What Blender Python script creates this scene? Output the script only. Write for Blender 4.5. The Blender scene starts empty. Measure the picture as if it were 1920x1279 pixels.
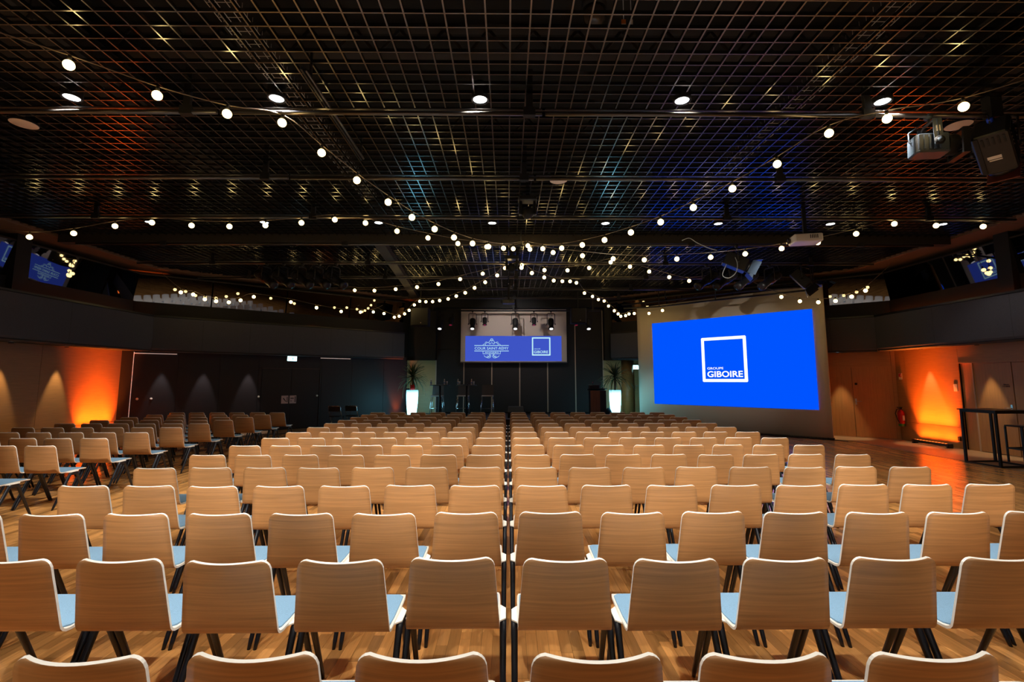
import bpy, math, random
from mathutils import Vector, Matrix, Euler
random.seed(7)
SC = bpy.context.scene
COL = SC.collection
PI = math.pi

# ------------------------------------------------------------------ camera
cam = bpy.data.cameras.new('camera')
cam.sensor_width = 36.0
cam.lens = 900.0 / 1920.0 * 36.0
cam.shift_y = -28.5 / 1920.0
cam.clip_start = 0.05
camo = bpy.data.objects.new('camera', cam)
COL.objects.link(camo)
camo.location = (0, 0, 1.69)
TH = math.atan2(102, 900)
camo.rotation_euler = (PI / 2 + TH, 0, -math.atan2(8 * math.cos(TH), 900))
SC.camera = camo

# ------------------------------------------------------------------ world, exposure
w = bpy.data.worlds.new('world')
SC.world = w
w.use_nodes = True
w.node_tree.nodes['Background'].inputs[0].default_value = (0.02, 0.018, 0.02, 1)
w.node_tree.nodes['Background'].inputs[1].default_value = 0.25
SC.view_settings.view_transform = 'Standard'
SC.view_settings.look = 'None'
SC.view_settings.exposure = 0.0
SC.view_settings.gamma = 1.0
SC.view_settings.use_curve_mapping = False

# ------------------------------------------------------------------ materials
def lin(r, g, b):
    f = lambda c: (c / 255 / 12.92) if c / 255 <= 0.04045 else ((c / 255 + 0.055) / 1.055) ** 2.4
    return (f(r), f(g), f(b))
MATS = {}
def M(name, col, rough=0.5, metal=0.0, spec=0.5, coat=0.0, emit=0.0, ecol=None, noise=None, bump=0.0, rand=0.0, tone=None):
    """noise = (scale xyz, low, high, detail); rand = tone spread per object; tone = attribute tone spread"""
    if name in MATS:
        return MATS[name]
    m = bpy.data.materials.new(name)
    m.use_nodes = True
    nt = m.node_tree
    b = nt.nodes['Principled BSDF']
    b.inputs['Base Color'].default_value = (*col, 1)
    b.inputs['Roughness'].default_value = rough
    b.inputs['Metallic'].default_value = metal
    b.inputs['Specular IOR Level'].default_value = spec
    b.inputs['Coat Weight'].default_value = coat
    b.inputs['Coat Roughness'].default_value = 0.15
    if emit:
        b.inputs['Emission Color'].default_value = (*(ecol or col), 1)
        b.inputs['Emission Strength'].default_value = emit
    if noise or rand or tone:
        N, L = nt.nodes.new, nt.links.new
        val = None
        if noise:
            sc, lo, hi, det = noise
            tc = N('ShaderNodeTexCoord')
            vec = tc.outputs['Object']
            if rand or tone:
                add = N('ShaderNodeVectorMath'); add.operation = 'ADD'
                mul = N('ShaderNodeMath'); mul.operation = 'MULTIPLY'; mul.inputs[1].default_value = 37.0
                if rand:
                    oi = N('ShaderNodeObjectInfo'); L(oi.outputs['Random'], mul.inputs[0])
                else:
                    at = N('ShaderNodeAttribute'); at.attribute_name = 'tone'; L(at.outputs['Fac'], mul.inputs[0])
                L(vec, add.inputs[0]); L(mul.outputs[0], add.inputs[1]); vec = add.outputs[0]
            mp = N('ShaderNodeMapping'); mp.inputs['Scale'].default_value = sc
            L(vec, mp.inputs[0])
            nz = N('ShaderNodeTexNoise'); nz.inputs['Scale'].default_value = 1.0
            nz.inputs['Detail'].default_value = det; nz.inputs['Roughness'].default_value = 0.65
            nz.inputs['Distortion'].default_value = 0.25
            L(mp.outputs[0], nz.inputs['Vector'])
            mr = N('ShaderNodeMapRange')
            mr.inputs['From Min'].default_value = 0.3; mr.inputs['From Max'].default_value = 0.7
            mr.inputs['To Min'].default_value = lo; mr.inputs['To Max'].default_value = hi
            L(nz.outputs['Fac'], mr.inputs[0])
            val = mr.outputs[0]
            if bump:
                bp = N('ShaderNodeBump'); bp.inputs['Strength'].default_value = bump; bp.inputs['Distance'].default_value = 0.004
                L(nz.outputs['Fac'], bp.inputs['Height']); L(bp.outputs[0], b.inputs['Normal'])
        if rand or tone:
            if rand:
                o2 = N('ShaderNodeObjectInfo'); src = o2.outputs['Random']; amt = rand
            else:
                o2 = N('ShaderNodeAttribute'); o2.attribute_name = 'tone'; src = o2.outputs['Fac']; amt = tone
            mr2 = N('ShaderNodeMapRange'); mr2.inputs['To Min'].default_value = 1 - amt; mr2.inputs['To Max'].default_value = 1 + amt
            L(src, mr2.inputs[0])
            if val is not None:
                mm = N('ShaderNodeMath'); mm.operation = 'MULTIPLY'; L(val, mm.inputs[0]); L(mr2.outputs[0], mm.inputs[1]); val = mm.outputs[0]
            else:
                val = mr2.outputs[0]
        vm = N('ShaderNodeVectorMath'); vm.operation = 'SCALE'
        vm.inputs[0].default_value = col
        L(val, vm.inputs['Scale']); L(vm.outputs[0], b.inputs['Base Color'])
    MATS[name] = m
    return m

VENEER = M('oak_veneer', lin(177, 127, 80), 0.42, noise=((1.6, 1.6, 75), 0.70, 1.14, 6), rand=0.10)
CREAM = M('cream_laminate', lin(252, 248, 240), 0.35)
PADBLUE = M('blue_felt', lin(128, 168, 202), 0.95, noise=((260, 260, 260), 0.78, 1.18, 3), bump=0.2)
LEGBLK = M('chair_leg_black', lin(22, 26, 36), 0.35)
PLANK = M('parquet', lin(222, 160, 92), 0.22, noise=((42, 2.2, 1), 0.84, 1.12, 5), tone=0.38, spec=0.5, coat=0.5)
SUBFL = M('floor_joint', lin(84, 52, 28), 0.6)
STONE = M('pale_border_floor', lin(170, 140, 108), 0.3, noise=((3, 3, 3), 0.9, 1.08, 4))
OAKW = M('wall_oak', lin(176, 128, 76), 0.45, noise=((2.2, 2.2, 55), 0.82, 1.1, 5))
OAKV = M('door_oak', lin(180, 130, 76), 0.42, noise=((40, 40, 1.5), 0.84, 1.1, 5))
OAKP = M('pale_oak', lin(190, 165, 115), 0.45, noise=((2.2, 2.2, 60), 0.84, 1.1, 5))
DARKP = M('dark_panel', lin(40, 34, 38), 0.55, noise=((60, 60, 60), 0.9, 1.1, 2))
DARKD = M('dark_door', lin(36, 30, 34), 0.5)
FABRIC = M('dark_fabric', lin(74, 75, 84), 0.95, noise=((160, 160, 160), 0.75, 1.25, 2))
STAGEW = M('stage_panel', lin(44, 39, 40), 0.8, noise=((120, 120, 120), 0.8, 1.2, 2))
BLACK = M('matt_black', (0.004, 0.004, 0.005), 0.7)
BLKMET = M('black_metal', (0.018, 0.018, 0.02), 0.38, metal=0.3)
GRIDM = M('grid_metal', (0.29, 0.30, 0.32), 0.22, metal=1.0)
PIPEM = M('pipe_metal', (0.10, 0.09, 0.085), 0.28, metal=0.8)
STEEL = M('steel', (0.55, 0.55, 0.56), 0.3, metal=1.0)
CHROME = M('chrome', (0.75, 0.75, 0.78), 0.12, metal=1.0)
DUCT = M('plenum_grey', (0.018, 0.015, 0.014), 0.7)
JOIST = M('plenum_joist', (0.02, 0.015, 0.012), 0.75)
PLENUM = M('plenum_slab', (0.003, 0.003, 0.003), 0.9)
GLASS = M('dark_glass', (0.15, 0.15, 0.165), 0.02, metal=1.0)
BROWNC = M('perimeter_ceiling', lin(110, 84, 68), 0.8)
SCREENF = M('screen_fabric', lin(226, 212, 190), 0.85)
STRIPC = M('cream_strip', lin(190, 165, 145), 0.5)
WHITEP = M('white_plastic', lin(232, 226, 216), 0.4)
SPKW = M('speaker_grille', lin(225, 205, 190), 0.6)
BULBM = M('warm_bulb', (1, 0.8, 0.45), 0.3, emit=14.0, ecol=(1.0, 0.68, 0.24))
LEDW = M('downlight_led', (1, 1, 1), 0.3, emit=22.0, ecol=(0.86, 0.93, 1.0))
POTG = M('glowing_pot', (0.85, 0.95, 1.0), 0.4, emit=8.0, ecol=(0.25, 0.80, 1.0))
_nt = POTG.node_tree   # emission painted weaker towards the rim, standing in for a lamp inside
_tc = _nt.nodes.new('ShaderNodeTexCoord'); _sp = _nt.nodes.new('ShaderNodeSeparateXYZ'); _mr = _nt.nodes.new('ShaderNodeMapRange')
_mr.inputs['From Min'].default_value = 0.93; _mr.inputs['From Max'].default_value = 0.62; _mr.inputs['To Min'].default_value = 0.75; _mr.inputs['To Max'].default_value = 10.0
_nt.links.new(_tc.outputs['Object'], _sp.inputs[0]); _nt.links.new(_sp.outputs['Z'], _mr.inputs[0])
_nt.links.new(_mr.outputs[0], _nt.nodes['Principled BSDF'].inputs['Emission Strength'])
BLUEBIG = M('blue_projection', (0, 0, 0), 0.9, spec=0.0, emit=1.0, ecol=lin(0, 84, 255))
BLUESML = M('blue_projection_dim', (0, 0, 0), 0.9, spec=0.0, emit=1.0, ecol=lin(62, 84, 196))
WHTPROJ = M('white_projection', (0, 0, 0), 0.9, spec=0.0, emit=1.25, ecol=(1, 1, 1))
CYNPROJ = M('cyan_projection', (0, 0, 0), 0.9, spec=0.0, emit=1.0, ecol=lin(190, 238, 248))
LETTER = M('white_print', lin(235, 235, 235), 0.6)
EXITM = M('exit_sign_light', (0.9, 1, 1), 0.4, emit=6.0, ecol=(0.45, 0.93, 1.0))
EXITG = M('exit_pictogram', (0.02, 0.35, 0.22), 0.4, emit=0.7, ecol=(0.02, 0.6, 0.45))
WARMGLOW = M('white_edge_glow', (1, 0.95, 0.9), 0.4, emit=.35, ecol=(1, 0.7, 0.6))
ORLED = M('orange_led', (1, 0.3, 0.05), 0.4, emit=5.0, ecol=(1.0, 0.16, 0.02))
LENSW = M('lens_glow', (1, 1, 1), 0.2, emit=1.3, ecol=(1, 0.97, 0.92))
LENSD = M('lens_dark', (0.03, 0.025, 0.03), 0.05)
LENSR = M('lens_red', (0.3, 0.02, 0.05), 0.2, emit=0.15, ecol=(1, 0.05, 0.15))
REDPL = M('red_plastic', lin(190, 20, 22), 0.35)
GREENB = M('green_band', lin(40, 120, 50), 0.5)
LEAF = M('leaf_green', lin(62, 84, 42), 0.45, rand=0.35)
TRUNK = M('trunk_brown', lin(70, 52, 38), 0.9, noise=((40, 40, 60), 0.7, 1.2, 3))
GREYUP = M('grey_upholstery', lin(74, 66, 66), 0.8)
PAPER = M('paper', lin(215, 190, 190), 0.8)
INK = M('ink', lin(60, 45, 50), 0.8)
BLUEPL = M('blue_plug', lin(30, 70, 220), 0.4)
BOTTLE = M('bottle_plastic', lin(170, 160, 158), 0.12, spec=0.8)
CABLE = M('cable', lin(120, 105, 90), 0.5)
WCABLE = M('white_cable', lin(190, 200, 205), 0.5)
GREYFIX = M('grey_fixture', lin(66, 76, 88), 0.4, metal=0.2)
FILTER = M('filter_frame', lin(110, 52, 40), 0.5)
WALNUT = M('walnut', lin(120, 78, 52), 0.5, noise=((30, 30, 2), 0.75, 1.15, 4))
GREYTOP = M('grey_tray', (0.5, 0.48, 0.46), 0.5)

# ------------------------------------------------------------------ mesh helpers
class MB:
    def __init__(s):
        s.v = []; s.f = []; s.m = []; s.sm = []
    def add(s, vs, fs, mi=0, smooth=False):
        o = len(s.v); s.v += [tuple(p) for p in vs]
        for f in fs:
            s.f.append(tuple(i + o for i in f)); s.m.append(mi); s.sm.append(smooth)
        return s
    def box(s, x0, x1, y0, y1, z0, z1, mi=0):
        vs = [(x0, y0, z0), (x1, y0, z0), (x1, y1, z0), (x0, y1, z0), (x0, y0, z1), (x1, y0, z1), (x1, y1, z1), (x0, y1, z1)]
        return s.add(vs, [(3, 2, 1, 0), (4, 5, 6, 7), (0, 1, 5, 4), (1, 2, 6, 5), (2, 3, 7, 6), (3, 0, 4, 7)], mi)
    def bevbox(s, x0, x1, y0, y1, z0, z1, b, mi=0):
        # box with chamfered vertical edges and a chamfered top rim
        def ring(d, z):
            return [(x0 + b, y0 + d, z), (x1 - b, y0 + d, z), (x1 - d, y0 + b, z), (x1 - d, y1 - b, z), (x1 - b, y1 - d, z), (x0 + b, y1 - d, z), (x0 + d, y1 - b, z), (x0 + d, y0 + b, z)]
        r = [ring(b * .5, z0), ring(0, z0 + b * .5), ring(0, z1 - b * .5), ring(b * .5, z1)]
        return s.rings(r, mi)
    def rings(s, rs, mi=0, smooth=False, caps=True, closed=True):
        n = len(rs[0]); vs = [p for r in rs for p in r]; fs = []
        for i in range(len(rs) - 1):
            for j in range(n if closed else n - 1):
                k = (j + 1) % n
                fs.append((i * n + j, i * n + k, (i + 1) * n + k, (i + 1) * n + j))
        if caps:
            fs.append(tuple(reversed(range(n)))); fs.append(tuple((len(rs) - 1) * n + j for j in range(n)))
        return s.add(vs, fs, mi, smooth)
    def lathe(s, prof, n=16, c=(0, 0, 0), axis='z', mi=0, smooth=True, caps=True):
        rs = []
        for r, h in prof:
            ring = []
            for j in range(n):
                a = 2 * PI * j / n
                p = (r * math.cos(a), r * math.sin(a), h)
                if axis == 'x': p = (h, p[0], p[1])
                if axis == 'y': p = (p[1], h, p[0])
                ring.append((p[0] + c[0], p[1] + c[1], p[2] + c[2]))
            rs.append(ring)
        return s.rings(rs, mi, smooth, caps)
    def tube(s, pts, r, n=8, mi=0, r2=None, flat=1.0):
        pts = [Vector(p) for p in pts]; rs = []
        up0 = None
        for i, p in enumerate(pts):
            a = pts[max(i - 1, 0)]; b = pts[min(i + 1, len(pts) - 1)]
            d = (b - a).normalized()
            if up0 is None:
                up0 = Vector((0, 0, 1)) if abs(d.z) < .9 else Vector((0, 1, 0))
            e = d.cross(up0).normalized(); g = e.cross(d).normalized(); up0 = g
            rr = r if r2 is None else r + (r2 - r) * i / (len(pts) - 1)
            rs.append([tuple(p + e * rr * math.cos(2 * PI * j / n) + g * rr * flat * math.sin(2 * PI * j / n)) for j in range(n)])
        return s.rings(rs, mi, True)
    def poly(s, pts, z0, z1, mi=0):
        """prism over an xy polygon (ccw)"""
        n = len(pts)
        vs = [(p[0], p[1], z0) for p in pts] + [(p[0], p[1], z1) for p in pts]
        fs = [tuple(reversed(range(n))), tuple(range(n, 2 * n))] + [(i, (i + 1) % n, n + (i + 1) % n, n + i) for i in range(n)]
        return s.add(vs, fs, mi)
    def mesh(s, name, mats):
        me = bpy.data.meshes.new(name)
        me.from_pydata(s.v, [], s.f)
        for m in (mats if isinstance(mats, (list, tuple)) else [mats]):
            me.materials.append(m)
        me.polygons.foreach_set('material_index', s.m)
        me.polygons.foreach_set('use_smooth', s.sm)
        me.update()
        return me
    def build(s, name, mats, parent=None, loc=None, rot=None):
        return O(name, s.mesh(name, mats), parent, loc, rot)

def O(name, data, parent=None, loc=None, rot=None):
    o = bpy.data.objects.new(name, data)
    COL.objects.link(o)
    if parent: o.parent = parent
    if loc is not None: o.location = loc
    if rot is not None: o.rotation_euler = rot
    return o
R = math.radians
def T(name, label, cat, loc=(0, 0, 0), rz=0.0, group=None):
    o = O(name, None, None, loc, (0, 0, rz))
    o.empty_display_size = 0.2
    return tag(o, label, cat, group)
def tag(o, label, cat, group=None):
    o['label'] = label; o['category'] = cat
    if group: o['group'] = group
    return o
def struct(o):
    o['kind'] = 'structure'; return o
def lamp(name, kind, loc, energy, col, rot=(0, 0, 0), **kw):
    l = bpy.data.lights.new(name, kind); l.energy = energy; l.color = col
    for k, v in kw.items(): setattr(l, k, v)
    o = bpy.data.objects.new(name, l); COL.objects.link(o); o.location = loc; o.rotation_euler = rot
    return o
def aim(frm, to):
    return (Vector(to) - Vector(frm)).to_track_quat('-Z', 'Y').to_euler()
def ribbon(mb, pts, wd, y, mi=0, closed=False):
    """flat stroke in the xz plane at depth y"""
    n = len(pts)
    for i in range(n if closed else n - 1):
        a = Vector((pts[i][0], pts[i][1])); b = Vector((pts[(i + 1) % n][0], pts[(i + 1) % n][1]))
        d = (b - a)
        if d.length < 1e-6: continue
        d = d.normalized() * wd * .5; e = Vector((-d.y, d.x)); a = a - d * .6; b = b + d * .6
        q = [a - e, b - e, b + e, a + e]
        mb.add([(p.x, y, p.y) for p in q] + [(p.x, y + .004, p.y) for p in q], [(0, 1, 2, 3), (7, 6, 5, 4), (0, 4, 5, 1), (1, 5, 6, 2), (2, 6, 7, 3), (3, 7, 4, 0)], mi)
def text(s, name, mat, parent, x0, x1, z0, z1, y, bold=0.0, depth=0.003, flip=False):
    """lettering in the parent's xz plane, facing -y, fitted to the box"""
    cu = bpy.data.curves.new(name, 'FONT'); cu.body = s; cu.offset = bold; cu.extrude = 0.004; cu.resolution_u = 4
    tmp = bpy.data.objects.new('tmp_text', cu); COL.objects.link(tmp)
    me = bpy.data.meshes.new_from_object(tmp.evaluated_get(bpy.context.evaluated_depsgraph_get()))
    bpy.data.objects.remove(tmp)
    xs = [v.co.x for v in me.vertices]; ys = [v.co.y for v in me.vertices]
    ax, bx, ay, by = min(xs), max(xs), min(ys), max(ys)
    for v in me.vertices:
        v.co = ((x0 + (v.co.x - ax) / (bx - ax) * (x1 - x0)), y - v.co.z / 0.004 * depth, z0 + (v.co.y - ay) / (by - ay) * (z1 - z0))
    me.materials.clear(); me.materials.append(mat); me.name = name
    return O(name, me, parent)

def smooth(line, n=4):
    line = [Vector(p) for p in line]; fine = []
    for i in range(len(line) - 1):
        p0 = line[max(i - 1, 0)]; p1 = line[i]; p2 = line[i + 1]; p3 = line[min(i + 2, len(line) - 1)]
        for q in range(n):
            t = q / n
            fine.append(.5 * ((2 * p1) + (p2 - p0) * t + (2 * p0 - 5 * p1 + 4 * p2 - p3) * t * t + (3 * p1 - p0 - 3 * p2 + p3) * t ** 3))
    return fine + [line[-1]]

# ------------------------------------------------------------------ floor
floor = struct(MB().box(-11.6, 11.6, -6.2, 20.2, -0.2, -0.012).build('floor', SUBFL))
PW = 0.072
def plank_row_iter():
    rs = random.Random(3)
    nx = int(19.2 / PW)
    for i in range(nx):
        x = -9.6 + i * PW
        y = -6.0 - rs.random() * 0.6
        while y < 19.4:
            ln = rs.choice((0.35, 0.45, 0.55, 0.6, 0.75))
            yield x, max(y, -6.0), min(y + ln, 19.4), rs.random()
            y += ln
def in_room(x, y):
    return y < 13.6 + (9.6 - abs(x)) * .8
rest = MB(); tones = []
near = []
for x, a, b, t in plank_row_iter():
    if not in_room(x, b): continue
    near.append((x, a, b, t))
def pscore(q):
    x, a, b, t = q
    yc = (a + b) / 2
    if yc < 2.45 or abs(x) / max(yc, .1) > 1.08: return 1e9
    return yc
near.sort(key=pscore)
for q in near[:300]:
    x, a, b, t = q
    me = MB().box(x + .0007, x + PW - .0007, a + .0007, b - .0007, -0.012, 0.0).mesh('plank', PLANK)
    at = me.attributes.new('tone', 'FLOAT', 'POINT'); at.data.foreach_set('value', [t] * 8)
    O('plank', me, floor)
for x, a, b, t in near[300:]:
    rest.box(x + .0007, x + PW - .0007, a + .0007, b - .0007, -0.012, 0.0); tones += [t] * 8
me = rest.mesh('parquet_planks', PLANK)
at = me.attributes.new('tone', 'FLOAT', 'POINT'); at.data.foreach_set('value', tones)
po = O('parquet_planks', me, floor); po['kind'] = 'stuff'
bm = MB()
bm.poly([(9.62, -6), (11.5, -6), (11.5, 13.9), (4.2, 19.6), (3.9, 19.4), (9.62, 13.6)], -0.012, 0.0)
bm.poly([(-9.62, -6), (-9.62, 13.6), (-3.9, 19.4), (-4.2, 19.6), (-11.5, 14.1), (-11.5, -6)], -0.012, 0.0)
bm.build('border_floor', STONE, floor)

# stage platform
stage = MB()
stage.poly([(-3.9, 16.2), (4.15, 16.2), (4.15, 19.2), (-3.9, 19.2)], 0.0, 0.38)
stg = tag(stage.build('stage_platform', BLACK), 'low black stage platform in front of the dark back wall', 'stage')
MB().box(-3.95, 4.2, 16.15, 19.2, 0.38, 0.40).build('stage_deck', M('stage_deck', lin(30, 27, 28), 0.5), stg)

# ------------------------------------------------------------------ walls (local frames: x along wall, +y into the room)
def frame(name, a, b, build_fn=None):
    a = Vector(a); b = Vector(b); d = b - a
    return a, math.atan2(d.y, d.x), d.length
def wall_obj(name, a, b, z1=5.6, mat=BLACK, thick=.2):
    a, rz, L = frame(name, a, b)
    o = MB().box(-.1, L + .1, -thick, -0.13, 0, z1).build(name, mat, None, (a.x, a.y, 0), (0, 0, rz))
    return struct(o), L
RW, RWL = wall_obj('wall_right', (11.25, -6), (11.25, 13.9))
RA, RAL = wall_obj('wall_right_angled', (11.25, 13.87), (5.6, 18.32))
BW, BWL = wall_obj('wall_back', (5.9, 19.8), (-4.4, 19.8))
LA, LAL = wall_obj('wall_left_angled', (-4.1, 19.5), (-11.25, 14.1))
LW, LWL = wall_obj('wall_left', (-11.25, 14.1), (-11.25, -6))
RC, RCL = wall_obj('wall_right_return', (5.62, 18.35), (6.0, 19.8))
RR, RRL = wall_obj('wall_rear', (-11.25, -6), (11.25, -6), mat=M('rear_wall', lin(70, 58, 50), 0.8))

def panel(parent, s0, s1, z0, z1, mat, name='panel', y=0.0, d=.02, gap=.004):
    return MB().box(s0 + gap, s1 - gap, y - d, y, z0 + gap, z1 - gap).build(name, mat, parent)
SO = 2.52   # underside of the soffit
# left wood wall
for i, s0 in enumerate((0.0, 2.4, 4.8, 7.2, 9.6, 12.0, 14.4, 16.8)):
    panel(LW, s0, s0 + 2.4, 0.52, SO + .1, OAKW); panel(LW, s0, s0 + 2.4, 0, 0.52, OAKW)
# right wood wall with a door niche at s 16.4 - 17.9
for s0, s1 in ((0, 2.4), (2.4, 4.8), (4.8, 7.2), (7.2, 9.6), (9.6, 12), (12, 14.4), (14.4, 15.55), (17.92, 19.55)):
    panel(RW, s0, s1, 0.52, SO + .1, OAKW); panel(RW, s0, s1, 0, 0.52, OAKW)
panel(RW, 15.55, 17.92, 2.12, SO + .1, OAKW)
panel(RW, 19.55, 19.9, 0, SO + .1, OAKW, y=-.012)
d3 = struct(O('door_3', None, None, RW.location, RW.rotation_euler))
MB().box(17.62, 17.92, -.10, -.05, 0, 2.12).build('side_panel', OAKV, d3)
MB().box(17.60, 17.625, -.10, -.03, 0, 2.12).build('edge_strip', STRIPC, d3)
for s0, s1 in ((16.72, 17.60), (15.58, 16.70)):
    lf = MB().box(s0, s1, -.10, -.055, 0.01, 2.10).build('door_leaf', OAKV, d3)
    if s0 > 16:
        h = MB(); h.tube([(16.80, -.055, 1.06), (16.80, -.01, 1.06)], .012); h.tube([(16.80, -.012, 1.06), (16.93, -.012, 1.06)], .011)
        h.box(16.78, 16.82, -.056, -.050, .98, 1.14); h.build('handle', STEEL, lf)
tr = MB(); tr.box(15.55, 17.92, -.10, .012, 2.10, 2.135); tr.box(15.55, 15.58, -.1, .012, 0, 2.1)
tr.build('door_frame', OAKV, d3)
# door sign: two dark bars of lettering
ds = tag(O('room_sign', None, None, RW.location, RW.rotation_euler), 'small dark lettered room sign on the oak door behind the black bar table', 'sign')
MB().box(16.80, 16.92, -.054, -.051, 1.53, 1.61).build('sign_plate', OAKV, ds)
t1 = text('SALLE', 'lettering', INK, ds, -16.92, -16.81, 1.578, 1.604, 0)
t2 = text('LOIRE', 'lettering', INK, ds, -16.94, -16.78, 1.535, 1.562, 0)
for t in (t1, t2):
    t.rotation_euler = (0, 0, PI); t.location = (0, -.048, 0)

# right angled wall: double oak door
panel(RA, 0.0, 0.10, 0, SO + .1, OAKW); panel(RA, 0.10, 1.75, 2.10, SO + .1, OAKW)
for s0, s1 in ((1.75, 3.8), (3.8, 5.9), (5.9, RAL)):
    panel(RA, s0, s1, 0, SO + .1, OAKW)
d2 = struct(O('door_2', None, None, RA.location, RA.rotation_euler))
for s0, s1 in ((0.13, 1.055), (1.065, 1.70)):
    lf = MB().box(s0, s1, -.06, -.02, 0.012, 2.075).build('door_leaf', OAKV, d2)
    if s0 < .5:
        h = MB(); h.tube([(1.0, -.02, 1.06), (1.0, .03, 1.06)], .012); h.tube([(1.0, .028, 1.06), (.87, .028, 1.06)], .011); h.box(.98, 1.02, -.02, -.012, .96, 1.14)
        h.build('handle', STEEL, lf)
        MB().lathe([(.0, -.02), (.035, -.02), (.035, -.012), (.0, -.012)], 16, (0.97, 0, 1.58), 'y').build('lock_disc', BLACK, lf)
    else:
        for z in (.3, 1.05, 1.8):
            MB().lathe([(.012, z), (.012, z + .1)], 8, (1.705, -.01, 0)).build('hinge', STEEL, lf)
fr = MB(); fr.box(.10, .13, -.06, .0, 0, 2.1); fr.box(1.70, 1.75, -.06, .0, 0, 2.1); fr.box(.1, 1.75, -.06, .0, 2.075, 2.105)
fr.build('door_frame', OAKV, d2)
struct(MB().box(0, 1.9, .0, .06, 0, .10).build('baseboard_right', STONE, None, RA.location, RA.rotation_euler)).location.z = -.09

# left angled wall: dark panels, double door
for s0, s1 in ((0.0, .95), (.95, 2.2), (2.2, 3.30), (5.35, 6.47), (6.47, 7.59), (7.59, 8.68)):
    panel(LA, s0, s1, 0, SO + .1, DARKP)
panel(LA, 3.30, 5.35, 2.11, SO + .1, DARKP); panel(LA, 3.30, 3.36, 0, 2.11, DARKP); panel(LA, 5.25, 5.35, 0, 2.11, DARKP)
MB().box(8.675, 8.69, -.02, .012, 0, SO).build('edge_strip', WARMGLOW, LA)  # pale door-frame edge, no lamp; its brightness is put in as emission
panel(LA, 8.69, LAL + .05, 0, SO + .1, DARKP)
d1 = struct(O('door_1', None, None, LA.location, LA.rotation_euler))
for s0, s1 in ((3.37, 4.30), (4.31, 5.24)):
    MB().box(s0, s1, -.05, -.012, .01, 2.08).build('door_leaf', DARKD, d1)
fr = MB(); fr.box(3.36, 5.25, -.05, -.004, 2.08, 2.11); fr.build('door_frame', M('frame_bronze', lin(80, 66, 66), .4, metal=.5), d1)
for s, nm in ((8.52, 'first of two on the panel beside the orange wall'), (8.19, 'second along on the panel beside the orange wall'), (5.31, 'left of the dark double door'), (3.43, 'right of the dark double door')):
    o = MB().lathe([(0, 0), (.035, 0), (.035, .012), (.025, .02), (0, .02)], 16, (0, 0, 0), 'y').build('wall_button', WHITEP)
    o.location = LA.matrix_basis @ Vector((s, 0, 1.14)); o.rotation_euler = LA.rotation_euler
    tag(o, 'round white wall button ' + nm, 'button', 'round white buttons on the dark wall')
for i, (s0, s1) in enumerate(((4.38, 4.60), (4.12, 4.34))):
    o = O('door_poster', None, None, LA.location, LA.rotation_euler)
    tag(o, ['white paper notice with slanted pen drawing on left leaf of dark door', 'white paper notice with text lines on right leaf of dark door'][i], 'notice')
    MB().box(s0, s1, -.012, -.008, .89, 1.16).build('sheet', PAPER, o)
    k = MB()
    if i == 0:
        k.add([(s0 + .06, -.006, .96), (s0 + .07, -.006, .94), (s0 + .17, -.006, 1.06), (s0 + .15, -.006, 1.09)], [(3, 2, 1, 0)])
        k.box(s0 + .02, s0 + .045, -.008, -.0065, .93, 1.12)
    else:
        k.box(s0 + .02, s0 + .05, -.008, -.0065, .93, 1.13); k.box(s0 + .08, s0 + .19, -.008, -.0065, 1.05, 1.08); k.box(s0 + .15, s0 + .18, -.008, -.0065, .96, .99)
    k.build('print', INK, o)
for i, (s0, s1) in enumerate(((7.64, 8.68), (2.28, 3.36))):
    o = MB().box(s0, s1, 0.0, .03, 2.475, 2.495).build('light_strip', WARMGLOW, None, LA.location, LA.rotation_euler)
    tag(o, ['thin glowing strip over the dark panel next to the orange wall', 'thin glowing strip over the dark panel right of the double door'][i], 'light strip')

# soffits: a fabric-faced overhang below the glass band
def soffit(name, a, b, depth, joints, mat=FABRIC, z0=SO, z1=3.53):
    a, rz, L = frame(name, a, b)
    o = struct(MB().box(0, L, -depth, -.02, z0 + .02, z1).build(name, BLACK, None, (a.x, a.y, 0), (0, 0, rz)))
    js = [0] + joints + [L]
    for s0, s1 in zip(js, js[1:]):
        p = MB()
        prof = [(-.30, z0), (-.10, z0), (-.03, z0 + .025), (0, z0 + .09), (0.005, z0 + .5), (0, z1 - .01), (-.03, z1)]
        p.rings([[(s0 + .003, y, z) for y, z in prof], [(s1 - .003, y, z) for y, z in prof]], 0, False, False, False)
        back = [(y - .02 if i > 0 else y, z) for i, (y, z) in enumerate(prof)]
        p.build('fabric_panel', mat, o)
    t = MB().box(0, L, -depth, .02, z1, z1 + .05); t.build('ledge', BLKMET, o)
    return o, L
SRW, _ = soffit('trim_1', (10.6, -6), (10.7, 13.8), .9, [2.4, 4.8, 7.2, 9.6, 12, 14.4, 16.0, 17.9])
SRA, SRAL = soffit('trim_2', (10.7, 13.8), (4.1, 19.06), .7, [1.1, 2.6, 4.2, 5.8, 7.2])
SLA, SLAL = soffit('trim_3', (-4.1, 19.06), (-10.3, 13.95), .7, [.5, 1.6, 2.9, 4.2, 5.5, 6.8])
SLW, _ = soffit('trim_4', (-10.3, 13.95), (-10.5, -6), 1.0, [2.6, 5.1, 7.6, 10.1, 12.6, 15.1, 17.6])

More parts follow.
